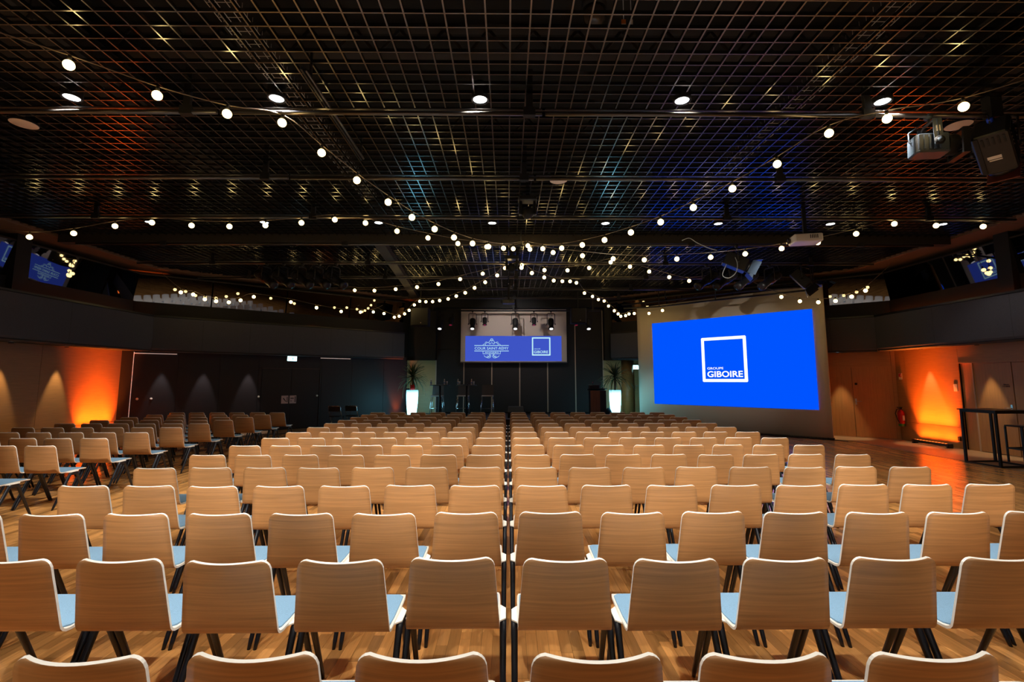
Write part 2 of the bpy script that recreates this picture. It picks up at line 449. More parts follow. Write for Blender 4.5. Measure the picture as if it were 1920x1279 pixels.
# black upstand and tilted dark glass above each soffit
def glassband(n, a, b, cuts, zb=4.0, zt=4.78, tilt=.1375):
    a, rz, L = frame('', a, b)
    o = struct(MB().box(0, L, -.12, 0, 3.5, zb).build('window_%d' % n, BLACK, None, (a.x, a.y, 0), (0, 0, rz)))
    cs = [0] + cuts + [L]
    for s0, s1 in zip(cs, cs[1:]):
        g = MB(); g.add([(s0 + .02, 0, zb), (s1 - .02, 0, zb), (s1 - .02, tilt, zt), (s0 + .02, tilt, zt), (s0 + .02, -.02, zb), (s1 - .02, -.02, zb), (s1 - .02, tilt - .02, zt), (s0 + .02, tilt - .02, zt)],
              [(3, 2, 1, 0), (4, 5, 6, 7), (0, 1, 5, 4), (2, 3, 7, 6), (1, 2, 6, 5), (3, 0, 4, 7)])
        g.build('pane', GLASS, o)
    m = MB()
    m.box(0, L, -.06, .14, zt, zt + .04)
    m.build('window_frame', PIPEM, o)
    for c in cuts:
        k = MB(); k.box(c - .16, c + .16, -.1, .16, zb - .4, 5.0) if (c > 0) else None
        if n in (1, 4): k.build('mullion', BLACK, o)
    return o
glassband(1, (11.2, 9.0), (11.11, 13.7), [1.35])
glassband(5, (11.2, -6), (11.2, 9.0), [5.0, 10.0])
glassband(2, (11.2, 13.7), (4.2, 19.2), [1.9, 4.3, 6.6])
glassband(3, (-4.2, 19.2), (-11.05, 13.9), [2.2, 4.4, 6.6])
glassband(4, (-10.9, 13.9), (-11.2, 9.3), [3.2])
glassband(6, (-11.2, 9.3), (-11.2, -6), [5.0, 10.0])
# orange glow strips added along the soffit ledges to light the perimeter ceiling
for i, (par, s0, s1, lab) in enumerate(((SRW, 15.6, 19.7, 'thin added orange glow strip on the ledge above the oak doors'), (SLW, .1, 3.2, 'thin added orange glow strip on the ledge above the orange lit oak wall'), (SLA, .1, 3.6, 'thin added orange glow strip on the ledge beside the stage palm'))):
    tag(MB().box(s0, s1, -.30, -.26, 3.582, 3.60).build('light_strip', ORLED, None, par.location, par.rotation_euler), lab, 'light strip')

# stage back wall panels
for k in range(6):
    x0 = -2.93 + 1.14 * k
    sp = BWL - (x0 + 4.4)  # local s runs from right to left
    panel(BW, sp - 1.14, sp, .4, 2.95, STAGEW, y=.10, gap=.006); panel(BW, sp - 1.14, sp, 2.95, 5.2, STAGEW, y=.10, gap=.006)
for k in range(7):
    sp = BWL - (-2.93 + 1.14 * k + 4.4)
    MB().box(sp - .022, sp + .022, .10, .118, .4, 4.56 if k in (0, 5, 6) else 2.6).build('cover_strip', STRIPC, BW)
MB().box(1.98, BWL - 1.45, .12, .6, 4.62, 5.3).build('valance', BLACK, BW)
# pale oak beside the stage and black recesses above it
panel(BW, BWL - 1.45, BWL, 0, 2.5, OAKP, y=.06)
MB().box(BWL - 1.5, BWL - .65, -.02, .5, 2.5, 5.2).build('recess_block', BLACK, BW)
panel(BW, 1.24, 1.98, 0, 2.5, OAKP, y=.06)
col = MB().lathe([(.24, 0), (.24, 2.5)], 24, (1.0, .08, 0)); col.build('column_casing', OAKW, BW)
MB().box(.4, 1.98, -.02, .5, 2.5, 5.2).build('recess_block', BLACK, BW)
MB().box(.0, 1.45, .5, .56, 2.5, 3.2).build('fabric_panel', FABRIC, BW)
MB().box(1.0, 1.5, .5, .53, 3.5, 4.0).build('oak_panel', OAKW, BW)
d4 = struct(O('door_4', None, None, BW.location, BW.rotation_euler))
lf = MB().box(-.2, .78, .03, .07, 0, 2.1).build('door_leaf', OAKP, d4)
MB().box(-.3, .80, .0, .05, 2.1, 2.5).build('door_head', OAKP, d4)
h = MB(); h.tube([(.70, .07, 1.46), (.70, .12, 1.46)], .012); h.tube([(.70, .118, 1.46), (.57, .118, 1.46)], .012); h.lathe([(0, .07), (.025, .07), (.025, .085), (0, .085)], 12, (.70, 0, 1.36), 'y')
h.build('handle', STEEL, lf)

# exit signs
def exit_sign(par, s, y, z, wd, label):
    o = O('exit_sign', None, None, par.location, par.rotation_euler)
    tag(o, label, 'exit sign', 'lit emergency exit signs')
    MB().bevbox(s - wd / 2 - .015, s + wd / 2 + .015, y, y + .045, z - .015, z + .17, .01).build('housing', WHITEP, o)
    MB().box(s - wd / 2, s + wd / 2, y + .045, y + .05, z, z + .155).build('lit_panel', EXITM, o)
    k = MB(); k.box(s - wd * .12, s - wd * .02, y + .05, y + .053, z + .03, z + .125); k.box(s + .0, s + wd * .3, y + .05, y + .053, z + .07, z + .085)
    k.build('pictogram', EXITG, o)
exit_sign(LA, 4.33, 0.0, 2.36, .30, 'glowing blue-white exit sign above the dark double door')
exit_sign(BW, .70, .08, 2.14, .30, 'glowing blue-white exit sign beside the big blue screen')

# ------------------------------------------------------------------ ceiling
ceil = struct(MB().box(-11.6, 11.6, -6.2, 20.2, 6.3, 6.5).build('ceiling', PLENUM))
GZ = 5.0
def xlim(y):
    return 10.35 if y < 14.0 else max(10.35 - (y - 14.0) * 1.25, 3.6)
def ylim(x):
    return 19.6 if abs(x) < 3.6 else min(19.6, 14.0 + (10.35 - abs(x)) / 1.25)
y = 0.517; slat = 0
lat = {}
while y < 19.6:
    xl = round(xlim(y), 2)
    if xl not in lat:
        lat[xl] = MB().box(-xl, xl, -.007, .007, 0, .038).mesh('grid_slat', GRIDM)
    O('grid_slat', lat[xl], ceil, (0, y, GZ)); y += .175
x = -10.35 + .02
k = 0
while True:
    x = 0.02 + .186 * k
    if x > 10.35: break
    for sx in ((1, -1) if k else (1,)):
        yl = round(ylim(x), 2)
        MB().box(-.0075, .0075, .4, yl, .001, .04).build('grid_slat', GRIDM, ceil, (sx * x, 0, GZ))
    k += 1
# perimeter ceiling between grid and walls
pc = MB()
for sgn in (1, -1):
    q = [(10.35 * sgn, -6), (11.5 * sgn, -6), (11.5 * sgn, 14.1), (4.2 * sgn, 19.9), (3.55 * sgn, 19.6), (10.35 * sgn, 14.0)]
    pc.poly(q if sgn > 0 else q[::-1], 4.96, 5.06)
pc.build('perimeter_soffit', BROWNC, ceil)
# plenum: joists, ducts, cable trays
for i in range(9):
    yy = 1.6 + 2.1 * i
    j = MB(); j.box(-10.5, 10.5, yy - .06, yy + .06, 5.86, 5.9); j.box(-10.5, 10.5, yy - .06, yy + .06, 6.22, 6.26)
    for q in range(36):
        xa = -10.4 + q * .58
        j.tube([(xa, yy, 5.88), (xa + .29, yy, 6.24)], .022, 6); j.tube([(xa + .29, yy, 6.24), (xa + .58, yy, 5.88)], .022, 6)
    j.build('joist', JOIST, ceil)
for xx, y0, y1, wd in ((-5.4, 1, 8.6, .9), (6.6, 1, 9.6, .9), (-.2, 1.2, 4.1, .55), (-8.2, 3, 12, .7)):
    d_ = MB(); d_.bevbox(xx - wd / 2, xx + wd / 2, y0, y1, 5.42, 5.78, .05)
    for q in range(int((y1 - y0) / 1.2)):
        d_.box(xx - wd / 2 - .02, xx + wd / 2 + .02, y0 + q * 1.2, y0 + q * 1.2 + .04, 5.40, 5.80)
    d_.build('air_duct', DUCT, ceil)
for xx in (-2.85, 3.9):
    t = MB()
    for a in (-.15, -.05, .05, .15):
        t.tube([(xx + a, 2.5, 5.42), (xx + a, 9.5, 5.42)], .005, 4)
    for q in range(71):
        yy = 2.5 + q * .1
        t.tube([(xx - .15, yy, 5.5), (xx - .15, yy, 5.42), (xx + .15, yy, 5.42), (xx + .15, yy, 5.5)], .004, 4)
    t.build('cable_tray', GREYTOP, ceil)
# downstand beams
MB().box(-10.3, 10.3, 10.78, 11.0, 4.83, 5.5).build('beam', M('beam_dark', lin(38, 33, 30), .6), ceil)
for sgn in (-1, 1):
    b = MB(); b.poly([(-3.15, 11.0), (-2.9, 11.0), (-3.55, 19.4), (-3.8, 19.4)] if sgn < 0 else [(7.4, 11.0), (7.65, 11.0), (6.0, 17.0), (5.75, 17.0)], 4.86, 5.4)
    if sgn < 0: b.build('beam', M('beam_dark2', lin(52, 46, 44), .6), ceil)

# lighting bars
BARY = [5.32 + 1.83 * k for k in range(8)]
ords = ['nearest', 'second nearest', 'third nearest', 'fourth nearest', 'fifth nearest', 'sixth nearest', 'seventh nearest', 'farthest']
bars = []
for k, by in enumerate(BARY):
    xl = min(9.9, xlim(by) - .3)
    o = T('lighting_bar', 'dark lighting pipe spanning the ceiling grid, %s to the camera of eight' % ords[k], 'lighting bar', (0, by, 4.8), 0, 'lighting bars under the ceiling grid')
    if k >= 3: segs = [(-xl, -.0), (.04, xl)]
    else: segs = [(-xl, -3.4), (-3.36, .4), (.44, 4.2), (4.24, xl)]
    for a, b in segs:
        s = MB(); s.lathe([(.026, a), (.026, b)], 10, (0, 0, 0), 'x'); s.build('pipe', PIPEM, o)
        s = MB(); s.box(a, b, -.012, .012, .045, .06); s.build('rail', PIPEM, o)
    for hx in (-7.9, -3.75, .25, 4.25, 8.2):
        if abs(hx) < xl:
            s = MB(); s.box(hx - .04, hx + .04, -.02, .02, .03, .55); s.box(hx - .07, hx + .07, -.035, .035, -.03, .07); s.build('hanger', BLACK, o)

# recessed cool downlights: two rows in view, two behind the camera
DLX = [-.33 + 2.39 * k for k in range(-3, 5)]
dl_mesh = None
def downlight(x, y, label, lit=True):
    global dl_mesh
    o = T('downlight', label, 'downlight', (x, y, 4.975), 0, 'round ceiling downlights')
    if dl_mesh is None:
        h = MB(); h.lathe([(.105, 0), (.105, .16), (.06, .22), (.0, .22)], 20, smooth=True, caps=False); h.lathe([(.08, 0.0), (.105, -.004), (.105, .01)], 20, caps=False)
        d = MB().lathe([(0, .008), (.08, .008)], 20, caps=False, smooth=False)
        dl_mesh = (h.mesh('housing', BLACK), d.mesh('led_disc', LEDW))
    O('housing', dl_mesh[0], o); O('led_disc', dl_mesh[1], o)
    return o
N8 = ['first', 'second', 'third', 'fourth', 'fifth', 'sixth', 'seventh', 'eighth']
DLP = 720.0
DLC = (1.0, 0.93, 0.82)
for row, (yy, ks) in enumerate(((5.33, range(1, 6)), (9.81, range(8)))):
    for q, k in enumerate(ks):
        downlight(DLX[k], yy, 'lit round downlight in the %s row, %s from the left' % (['nearer', 'farther'][row], N8[q]))
for yy, pw in ((9.81, .06), (5.33, .66), (.85, .25), (-3.6, .06)):
    for k in range(1, 6) if yy < 9 else range(8):
        o = lamp('downlight_lamp', 'SPOT', (DLX[k], yy, 4.95), DLP * pw, DLC, (0, 0, 0), spot_size=math.radians(109), spot_blend=.5, shadow_soft_size=.035)
        o.data.use_shadow = True

# unseen fill spots without fixtures, added behind the camera to brighten the middle rows
for i, xx in enumerate((-7.6, -5.3, -3.0, -.8, 1.4, 3.6, 5.6)):
    p = (xx * .8, -4.6, 4.7)
    lamp('added_wash_lamp', 'SPOT', p, 4200.0, (1.0, .94, .82), aim(p, (xx * .72, 6.0, .5)), spot_size=R(15), spot_blend=1.0, shadow_soft_size=.10)
# round white ceiling loudspeakers
for x, y, lab in ((-6.26, 5.93, 'round white ceiling loudspeaker near the left edge of the grid'), (5.86, 5.86, 'round white ceiling loudspeaker above the right hand spotlights'), (.84, 7.64, 'round white ceiling loudspeaker just behind the second lighting pipe')):
    o = T('ceiling_speaker', lab, 'loudspeaker', (x, y, 4.98), 0, 'round ceiling loudspeakers')
    MB().lathe([(.145, 0), (.145, .12), (0, .12)], 24, caps=False).build('housing', BLKMET, o)
    MB().lathe([(0, -.004), (.13, -.002), (.145, .004)], 24, caps=False).build('grille', SPKW, o)

# ------------------------------------------------------------------ chairs
def make_chair_meshes():
    prof = [(.505, .437), (.50, .447), (.485, .452), (.45, .4545), (.38, .4555), (.30, .454), (.22, .4515), (.16, .4495), (.125, .4495), (.10, .453), (.08, .463), (.066, .48), (.058, .505), (.052, .54), (.043, .59), (.034, .64), (.025, .69), (.017, .73), (.011, .765), (.007, .788), (.004, .805), (.0025, .815), (.001, .822), (.0, .825)]
    P = [Vector((0, a, b)) for a, b in prof]
    n = len(P); NV = 12
    arc = [0]
    for i in range(1, n): arc.append(arc[-1] + (P[i] - P[i - 1]).length)
    tot = arc[-1]
    grid_o, grid_i = [], []
    for i in range(n):
        y, z = P[i].y, P[i].z
        hw = .231 if z < .5 else .231 - (z - .5) / .325 * .027
        if y > .40 and z < .46: hw = .231 - (y - .40) * .06
        dt = tot - arc[i]; r = .04
        if dt < r: hw = hw - r + math.sqrt(max(r * r - (r - dt) ** 2, 0))
        df = arc[i]; r = .045
        if df < r: hw = hw - r + math.sqrt(max(r * r - (r - df) ** 2, 0))
        c = max(0, (z - .47) / .355) ** .8 * .046 if y < .07 else 0
        # inward normal (towards the sitter)
        a = P[max(i - 1, 0)]; b = P[min(i + 1, n - 1)]; d = (b - a).normalized()
        nrm = Vector((0, -d.z, d.y)) * -1.0
        if nrm.z < 0 and z < .46: nrm = -nrm
        if z > .5 and nrm.y < 0: nrm = -nrm
        ro, ri = [], []
        for j in range(NV + 1):
            v = -1 + 2 * j / NV
            p = Vector((v * hw, y - c * (1 - v * v), z))
            ro.append(p); ri.append(p + nrm * .0125)
        grid_o.append(ro); grid_i.append(ri)
    vs = [p for r in grid_o for p in r] + [p for r in grid_i for p in r]
    W = NV + 1; K = n * W
    mb = MB(); fo, fi, rim = [], [], []
    for i in range(n - 1):
        for j in range(NV):
            a, b, c_, d_ = i * W + j, i * W + j + 1, (i + 1) * W + j + 1, (i + 1) * W + j
            fo.append((a, d_, c_, b)); fi.append((K + a, K + b, K + c_, K + d_))
        rim.append((i * W, K + i * W, K + (i + 1) * W, (i + 1) * W))
        e = NV; rim.append((i * W + e, (i + 1) * W + e, K + (i + 1) * W + e, K + i * W + e))
    for j in range(NV):
        rim.append((j, j + 1, K + j + 1, K + j)); t = (n - 1) * W
        rim.append((t + j, K + t + j, K + t + j + 1, t + j + 1))
    o = 0
    mb.v = [tuple(p) for p in vs]
    for fs, mi, sm in ((fo, 0, True), (fi, 1, True), (rim, 1, False)):
        for f in fs: mb.f.append(f); mb.m.append(mi); mb.sm.append(sm)
    # white side lugs that carry the legs
    for sx in (1, -1):
        q = [(.222, .17, .455), (.262, .215, .452), (.262, .325, .452), (.222, .37, .455)]
        vs = [(sx * x, y, z) for x, y, z in q] + [(sx * x, y, z - .007) for x, y, z in q]
        fs = [(0, 1, 2, 3), (7, 6, 5, 4), (0, 4, 5, 1), (1, 5, 6, 2), (2, 6, 7, 3), (3, 7, 4, 0)]
        if sx < 0: fs = [f[::-1] for f in fs]
        mb.add(vs, fs[::1], 1)
    shell = mb.mesh('shell', [VENEER, CREAM])
    # pad
    pd = MB()
    prof2 = [(.115, .462), (.14, .4615), (.22, .4625), (.30, .465), (.38, .4665), (.45, .4655), (.478, .463)]
    top, side = [], []
    hwp = [.195, .214, .219, .219, .218, .215, .19]
    NJ = 6
    gr = [[(hwp[i] * (-1 + 2 * j / NJ), y, z + .007) for j in range(NJ + 1)] for i, (y, z) in enumerate(prof2)]
    ringpts = [(i, 0) for i in range(len(gr))] + [(len(gr) - 1, j) for j in range(1, NJ + 1)] + [(i, NJ) for i in range(len(gr) - 2, -1, -1)] + [(0, j) for j in range(NJ - 1, 0, -1)]
    vs = [p for r in gr for p in r]
    fs = [(i * (NJ + 1) + j, i * (NJ + 1) + j + 1, (i + 1) * (NJ + 1) + j + 1, (i + 1) * (NJ + 1) + j) for i in range(len(gr) - 1) for j in range(NJ)]
    pd.add(vs, fs, 0, True)
    lo = [(gr[i][j][0] * 1.012, gr[i][j][1], gr[i][j][2] - .010) for i, j in ringpts]; hi = [gr[i][j] for i, j in ringpts]
    pd.rings([lo, hi], 0, False, False)
    pad = pd.mesh('seat_pad', PADBLUE)
    # legs: tapered blades from the hub under the lug
    def leg(sx, rear):
        m = MB()
        x = sx * .2475
        top = (x, .228 if rear else .305, .447); foot = (x, .0 if rear else .525, 0.0)
        rs = []
        for t in (0, .04, .12, .5, .9, 1.0):
            cy = top[1] + (foot[1] - top[1]) * t; cz = top[2] + (foot[2] - top[2]) * t
            wx = (.0165 if t > .02 else .012) - .004 * t; wy = (.021 if t > .02 else .015) - .008 * t
            if t == 1.0: wx -= .003; wy -= .003
            rs.append([(x + wx * math.cos(a) * (1.1), cy + wy * math.sin(a) * 1.1, cz) for a in [2 * PI * q / 10 for q in range(10)]])
        m.rings(rs[::-1], 0, True)
        if rear:   # hub joining the two legs
            m.box(x - .013, x + .013, .225, .31, .405, .446)
        return m.mesh('leg', LEGBLK)
    legs = [leg(1, True), leg(1, False), leg(-1, True), leg(-1, False)]
    return shell, pad, legs
SHELL, PAD, LEGS = make_chair_meshes()
ROWN = ['nearest', 'second', 'third', 'fourth', 'fifth', 'sixth', 'seventh', 'eighth', 'ninth', 'tenth', 'eleventh', 'twelfth', 'thirteenth', 'fourteenth', 'farthest']
def chair(x, y, rz, label, group):
    o = T('stacking_chair', label, 'chair', (x, y, 0), rz, group)
    O('shell', SHELL, o); O('seat_pad', PAD, o)
    for l in LEGS: O('leg', l, o)
    return o
rc = random.Random(11)
J = lambda a: (rc.random() - .5) * 2 * a
for n in range(15):
    yr = 1.62 + .822 * n
    for side, cnt in ((1, 8), (-1, 7)):
        for k in range(cnt):
            x = side * (.272 + .537 * k) + (.012 if side > 0 else 0.0) 
            px = 952 + 900 * x / (yr * .994 - .1)
            if px < -160 or px > 2090: continue
            rowtxt = ('%s row from camera' % ROWN[n]) if 0 < n < 14 else ('%s row to camera' % ROWN[n] if n == 0 else 'farthest row from camera')
            chair(x + J(.0015), yr + J(.018), J(.003), 'oak-backed chair with blue seat, %s, %s chair %s of centre gap' % (rowtxt, N8[k], 'right' if side > 0 else 'left'), 'oak chairs in the main block')
for n, ks in ((5, 1), (6, 2), (7, 4), (8, 5), (9, 6), (10, 6), (11, 6), (12, 6), (13, 6), (14, 6)):
    yr = 1.62 + .822 * n
    for k in range(ks):
        chair(-6.19 - .537 * k + J(.0015), yr + J(.018), J(.004), 'oak-backed chair with blue seat, side block left of aisle, row %s, %s from aisle' % (ROWN[n - 5] if n > 5 else 'nearest', N8[k]), 'oak chairs in the left side block')

# ------------------------------------------------------------------ screens
a = Vector((4.98, 18.3)); b = Vector((9.27, 13.85)); d = b - a
bs = T('projection_screen', 'large free-standing angled fabric screen showing blue image with square white logo', 'screen', (a.x, a.y, 0), math.atan2(d.y, d.x))
L = d.length
# local x along the screen, local -y faces the audience
scr = MB()
def warp(s): return 0.02 * math.sin(s * 5.2) * max(0, 1 - s / 1.6)
xs = [i * L / 40 for i in range(41)]
fr_ = [(s, warp(s), 0.0) for s in xs]
rs = [[(s, warp(s), z) for s in xs] for z in (0.02, 4.46 )]
topz = [4.47 + .03 * s / L for s in xs]
vs = [(s, warp(s), .02) for s in xs] + [(s, warp(s), tz) for s, tz in zip(xs, topz)] + [(s, .06, .02) for s in xs] + [(s, .06, tz) for s, tz in zip(xs, topz)]
n = len(xs); fs = []
for i in range(n - 1):
    fs += [(i, i + 1, n + i + 1, n + i), (2 * n + i + 1, 2 * n + i, 3 * n + i, 3 * n + i + 1), (n + i, n + i + 1, 3 * n + i + 1, 3 * n + i), (i + 1, i, 2 * n + i, 2 * n + i + 1)]
fs += [(0, n, 3 * n, 2 * n), (n - 1, 3 * n - 1, 4 * n - 1, 2 * n - 1)]
scr.add(vs, fs, 0, True); scr.build('screen_fabric', SCREENF, bs)
MB().box(-.01, L + .01, .0, .12, 0, .05).build('base_bar', BLACK, bs)
MB().box(.64, 5.88, -.028, -.026, .83, 3.80).build('projected_image', BLUEBIG, bs)
lg = MB()
ribbon(lg, [(2.535, 1.68), (3.915, 1.68), (3.915, 3.085), (2.535, 3.085)], .10, -.034, 0, True)
lg.build('logo_frame', WHTPROJ, bs)
text('GROUPE', 'logo_lettering', WHTPROJ, bs, 2.66, 3.20, 2.05, 2.125, -.033, .0)
text('GIBOIRE', 'logo_lettering', WHTPROJ, bs, 2.655, 3.815, 1.79, 1.995, -.033, .018)

cs = T('projection_screen', 'roll-down screen over the stage showing two pale logos on blue', 'screen', (0, 19.42, 0))
MB().box(-1.905, 2.39, 0, .006, 2.43, 4.57).build('screen_fabric', M('screen_grey', lin(222, 204, 192), .9), cs)
MB().lathe([(.02, -1.92), (.02, 2.40)], 10, (0, 0, 2.405), 'x').build('weight_bar', M('screen_bar', lin(120, 105, 98), .6), cs)
MB().box(-1.72, 2.18, -.004, -.002, 2.455, 3.475).build('projected_image', BLUESML, cs)
g = MB(); ribbon(g, [(1.005, 2.705), (1.705, 2.705), (1.705, 3.395), (1.005, 3.395)], .05, -.010, 0, True); g.build('logo_frame', CYNPROJ, cs)
text('GROUPE', 'logo_lettering', CYNPROJ, cs, 1.065, 1.32, 2.93, 2.965, -.009, .0)
text('GIBOIRE', 'logo_lettering', CYNPROJ, cs, 1.06, 1.63, 2.775, 2.88, -.009, .008)
text('COUR SAINT-RÉMY', 'logo_lettering', CYNPROJ, cs, -1.335, .03, 2.92, 3.05, -.009, -.004)
text('ANGERS', 'logo_lettering', CYNPROJ, cs, -.93, -.37, 2.775, 2.825, -.009, .0)
g = MB()
for z in (3.085, 2.865): ribbon(g, [(-1.345, z), (.035, z)], .022, -.010)
ribbon(g, [(-1.0, 2.85), (-1.0, 2.75), (-.30, 2.75), (-.30, 2.85)], .014, -.010)
cx = -.65
def arc(x, z, r, a0, a1, n=8, m=1):
    return [(cx + m * (x + r * math.cos(math.radians(a0 + (a1 - a0) * i / n))), z + r * math.sin(math.radians(a0 + (a1 - a0) * i / n))) for i in range(n + 1)]
for m in (1, -1):
    ribbon(g, arc(.0, 3.20, .11, 0, 90, 6, m), .014, -.010)
    ribbon(g, arc(.0, 3.14, .06, 0, 90, 6, m), .014, -.010)
    ribbon(g, arc(.0, 3.315, .05, -90, 90, 8, m), .014, -.010)
    ribbon(g, arc(.16, 3.14, .07, 20, 180, 7, m), .014, -.010)
    ribbon(g, arc(.22, 3.19, .045, -60, 160, 7, m), .012, -.010)
    ribbon(g, arc(.30, 3.10, .05, 0, 180, 7, m), .012, -.010)
    ribbon(g, arc(.13, 2.68, .10, 180, 330, 8, m), .014, -.010)
    ribbon(g, arc(.12, 2.68, .05, 90, 360, 8, m), .012, -.010)
    ribbon(g, arc(.20, 2.72, .11, 200, 340, 8, m), .014, -.010)
    ribbon(g, [(cx + m * .06, 2.75), (cx + m * .06, 2.68)], .012, -.010)
g.build('logo_ornament', CYNPROJ, cs)

# ------------------------------------------------------------------ string lights
STR = {
 'from the upper left corner down to the centre hook': ([(-5.2, 3.9, 4.95)], [(-4.29, 4.41, 4.75), (-3.67, 4.75, 4.65), (-3.12, 5.06, 4.63), (-2.64, 5.33, 4.68), (-2.35, 5.79, 4.54), (-2.06, 6.3, 4.4), (-1.76, 6.82, 4.29), (-1.5, 7.28, 4.22), (-1.22, 7.77, 4.19), (-0.95, 8.24, 4.19), (-0.66, 8.75, 4.23), (-0.38, 9.24, 4.31), (-0.09, 9.75, 4.42)], [(.36, 10.6, 4.82)]),
 'along the third pipe, left wall to centre hook': ([(-10.3, 9.2, 4.7)], [(-9.28, 9.14, 4.45), (-8.39, 9.09, 4.51), (-7.57, 9.04, 4.64), (-6.84, 9.0, 4.7), (-6.07, 8.99, 4.64), (-5.34, 8.98, 4.62), (-4.65, 8.97, 4.64), (-3.96, 8.96, 4.69), (-3.32, 8.95, 4.75), (-2.79, 9.14, 4.75), (-2.23, 9.4, 4.67), (-1.65, 9.66, 4.61), (-1.06, 9.93, 4.57), (-0.46, 10.21, 4.58), (0.12, 10.47, 4.61)], [(.38, 10.6, 4.82)]),
 'from the centre hook up to the right hand spotlights': ([(.41, 10.6, 4.82)], [(0.45, 10.5, 4.69), (0.75, 10.06, 4.5), (1.1, 9.55, 4.37), (1.44, 9.04, 4.29), (1.77, 8.54, 4.24), (2.12, 8.02, 4.22), (2.47, 7.5, 4.23), (2.81, 7.0, 4.29), (3.16, 6.47, 4.37), (3.51, 5.95, 4.49), (3.86, 5.44, 4.64), (4.32, 5.13, 4.65), (4.93, 4.85, 4.63)], [(5.8, 4.5, 4.9)]),
 'sagging from centre hook past the white projector': ([(.43, 10.62, 4.82)], [(0.5, 10.62, 4.64), (1.01, 10.45, 4.52), (1.64, 10.3, 4.41), (2.28, 10.14, 4.3), (2.91, 9.99, 4.24), (3.55, 9.83, 4.22), (4.2, 9.68, 4.22), (4.84, 9.52, 4.25), (5.5, 9.36, 4.32), (6.14, 9.21, 4.4), (6.8, 9.05, 4.53), (7.51, 8.98, 4.71), (8.39, 9.05, 4.7), (9.4, 9.13, 4.71)], [(10.3, 9.2, 4.8)]),
 'from the second hook down to the left stage loudspeaker': ([(.3, 12.5, 4.84)], [(0.36, 12.42, 4.64), (-0.08, 13.0, 4.77), (-0.3, 13.31, 4.63), (-0.66, 13.77, 4.53), (-1.0, 14.23, 4.45), (-1.32, 14.67, 4.38), (-1.64, 15.09, 4.35), (-1.95, 15.51, 4.33), (-2.29, 15.95, 4.35), (-2.59, 16.36, 4.38), (-2.89, 16.75, 4.44), (-3.18, 17.14, 4.52), (-3.4, 17.29, 4.41), (-3.58, 17.28, 4.21), (-3.74, 17.27, 4.08), (-3.93, 17.25, 3.99), (-4.1, 17.24, 3.95), (-4.47, 17.21, 4.08)], [(-4.9, 17.6, 4.4)]),
 'from the second hook to the big screen corner': ([(.34, 12.55, 4.84)], [(0.38, 12.62, 4.76), (0.66, 12.91, 4.61), (1.03, 13.33, 4.58), (1.33, 13.67, 4.56), (1.62, 14.0, 4.61), (1.89, 14.31, 4.67), (2.12, 14.57, 4.68), (2.48, 15.29, 4.49), (2.89, 16.14, 4.53), (3.22, 16.82, 4.54), (3.54, 17.39, 4.58), (3.69, 17.36, 4.39), (3.89, 17.33, 4.21), (4.02, 17.3, 4.09), (4.11, 17.28, 4.0), (4.28, 17.25, 4.02), (4.4, 17.23, 4.08), (4.58, 17.18, 4.09), (5.04, 16.93, 4.06), (5.45, 16.7, 4.13)], [(6.4, 15.9, 4.55)]),
 'short run from the second hook to the left rear': ([(.26, 12.52, 4.84)], [(0.04, 12.62, 4.68), (-0.69, 12.96, 4.6), (-1.34, 13.26, 4.51), (-1.99, 13.56, 4.43), (-2.66, 13.87, 4.4), (-3.36, 14.2, 4.4), (-4.09, 14.54, 4.42), (-4.8, 14.87, 4.49)], [(-5.6, 15.25, 4.75)]),
 'short run from the second hook towards the right spotlights': ([(.36, 12.5, 4.84)], [(0.97, 12.47, 4.59), (1.58, 12.45, 4.58), (2.15, 12.42, 4.64), (2.72, 12.41, 4.79), (3.28, 12.6, 4.72), (3.85, 12.79, 4.63), (4.46, 12.99, 4.52), (5.09, 13.2, 4.46)], [(6.1, 13.5, 4.75)]),
 'sagging along the left glass band above the dark soffit': ([(-9.7, 13.1, 4.75)], [(-9.21, 13.41, 4.15), (-8.97, 13.58, 4.12), (-8.74, 13.75, 4.01), (-8.51, 13.91, 3.98), (-8.25, 14.1, 3.98), (-8.01, 14.28, 4.07), (-7.73, 14.48, 4.21), (-6.9, 15.15, 4.16), (-6.3, 15.7, 4.06), (-5.66, 16.2, 4.01), (-5.14, 16.63, 4.05), (-4.78, 16.94, 4.1)], [(-4.55, 17.3, 4.4)]),
 'sagging across the top right corner of the big screen': ([(7.3, 14.0, 4.6)], [(7.87, 13.56, 4.07), (8.23, 13.29, 3.9), (8.58, 13.03, 3.83), (8.9, 12.8, 3.83), (9.19, 12.58, 3.91), (9.44, 12.4, 4.04)], [(9.9, 12.0, 4.7)]),
}
BR = .048
bulb_me = MB().lathe([(.001, -.105)] + [(BR * math.sin(PI * (1 - i / 9)), -.057 + BR * math.cos(PI * (1 - i / 9))) for i in range(1, 9)] + [(.013, -.01)], 14, caps=True).mesh('bulb', BULBM)
sock_me = MB().lathe([(.017, -.012), (.019, .03), (.012, .045)], 10).mesh('socket', BLACK)
for lab, (pre, pts, post) in STR.items():
    o = T('string_light', 'string of warm white globe bulbs ' + lab, 'string light', (0, 0, 0), 0, 'festoon strings of globe bulbs')
    ctr = [Vector(p) + Vector((0, 0, .10)) for p in pts]
    line = [Vector(p) for p in pre]
    for i, p in enumerate(ctr): line.append(p)
    line += [Vector(p) for p in post]
    fine = smooth(line)
    MB().tube(fine, .006, 5).build('cable', CABLE, o)
    for p in ctr:
        b_ = O('bulb', bulb_me, o, (p.x, p.y, p.z - .043)); O('socket', sock_me, b_)
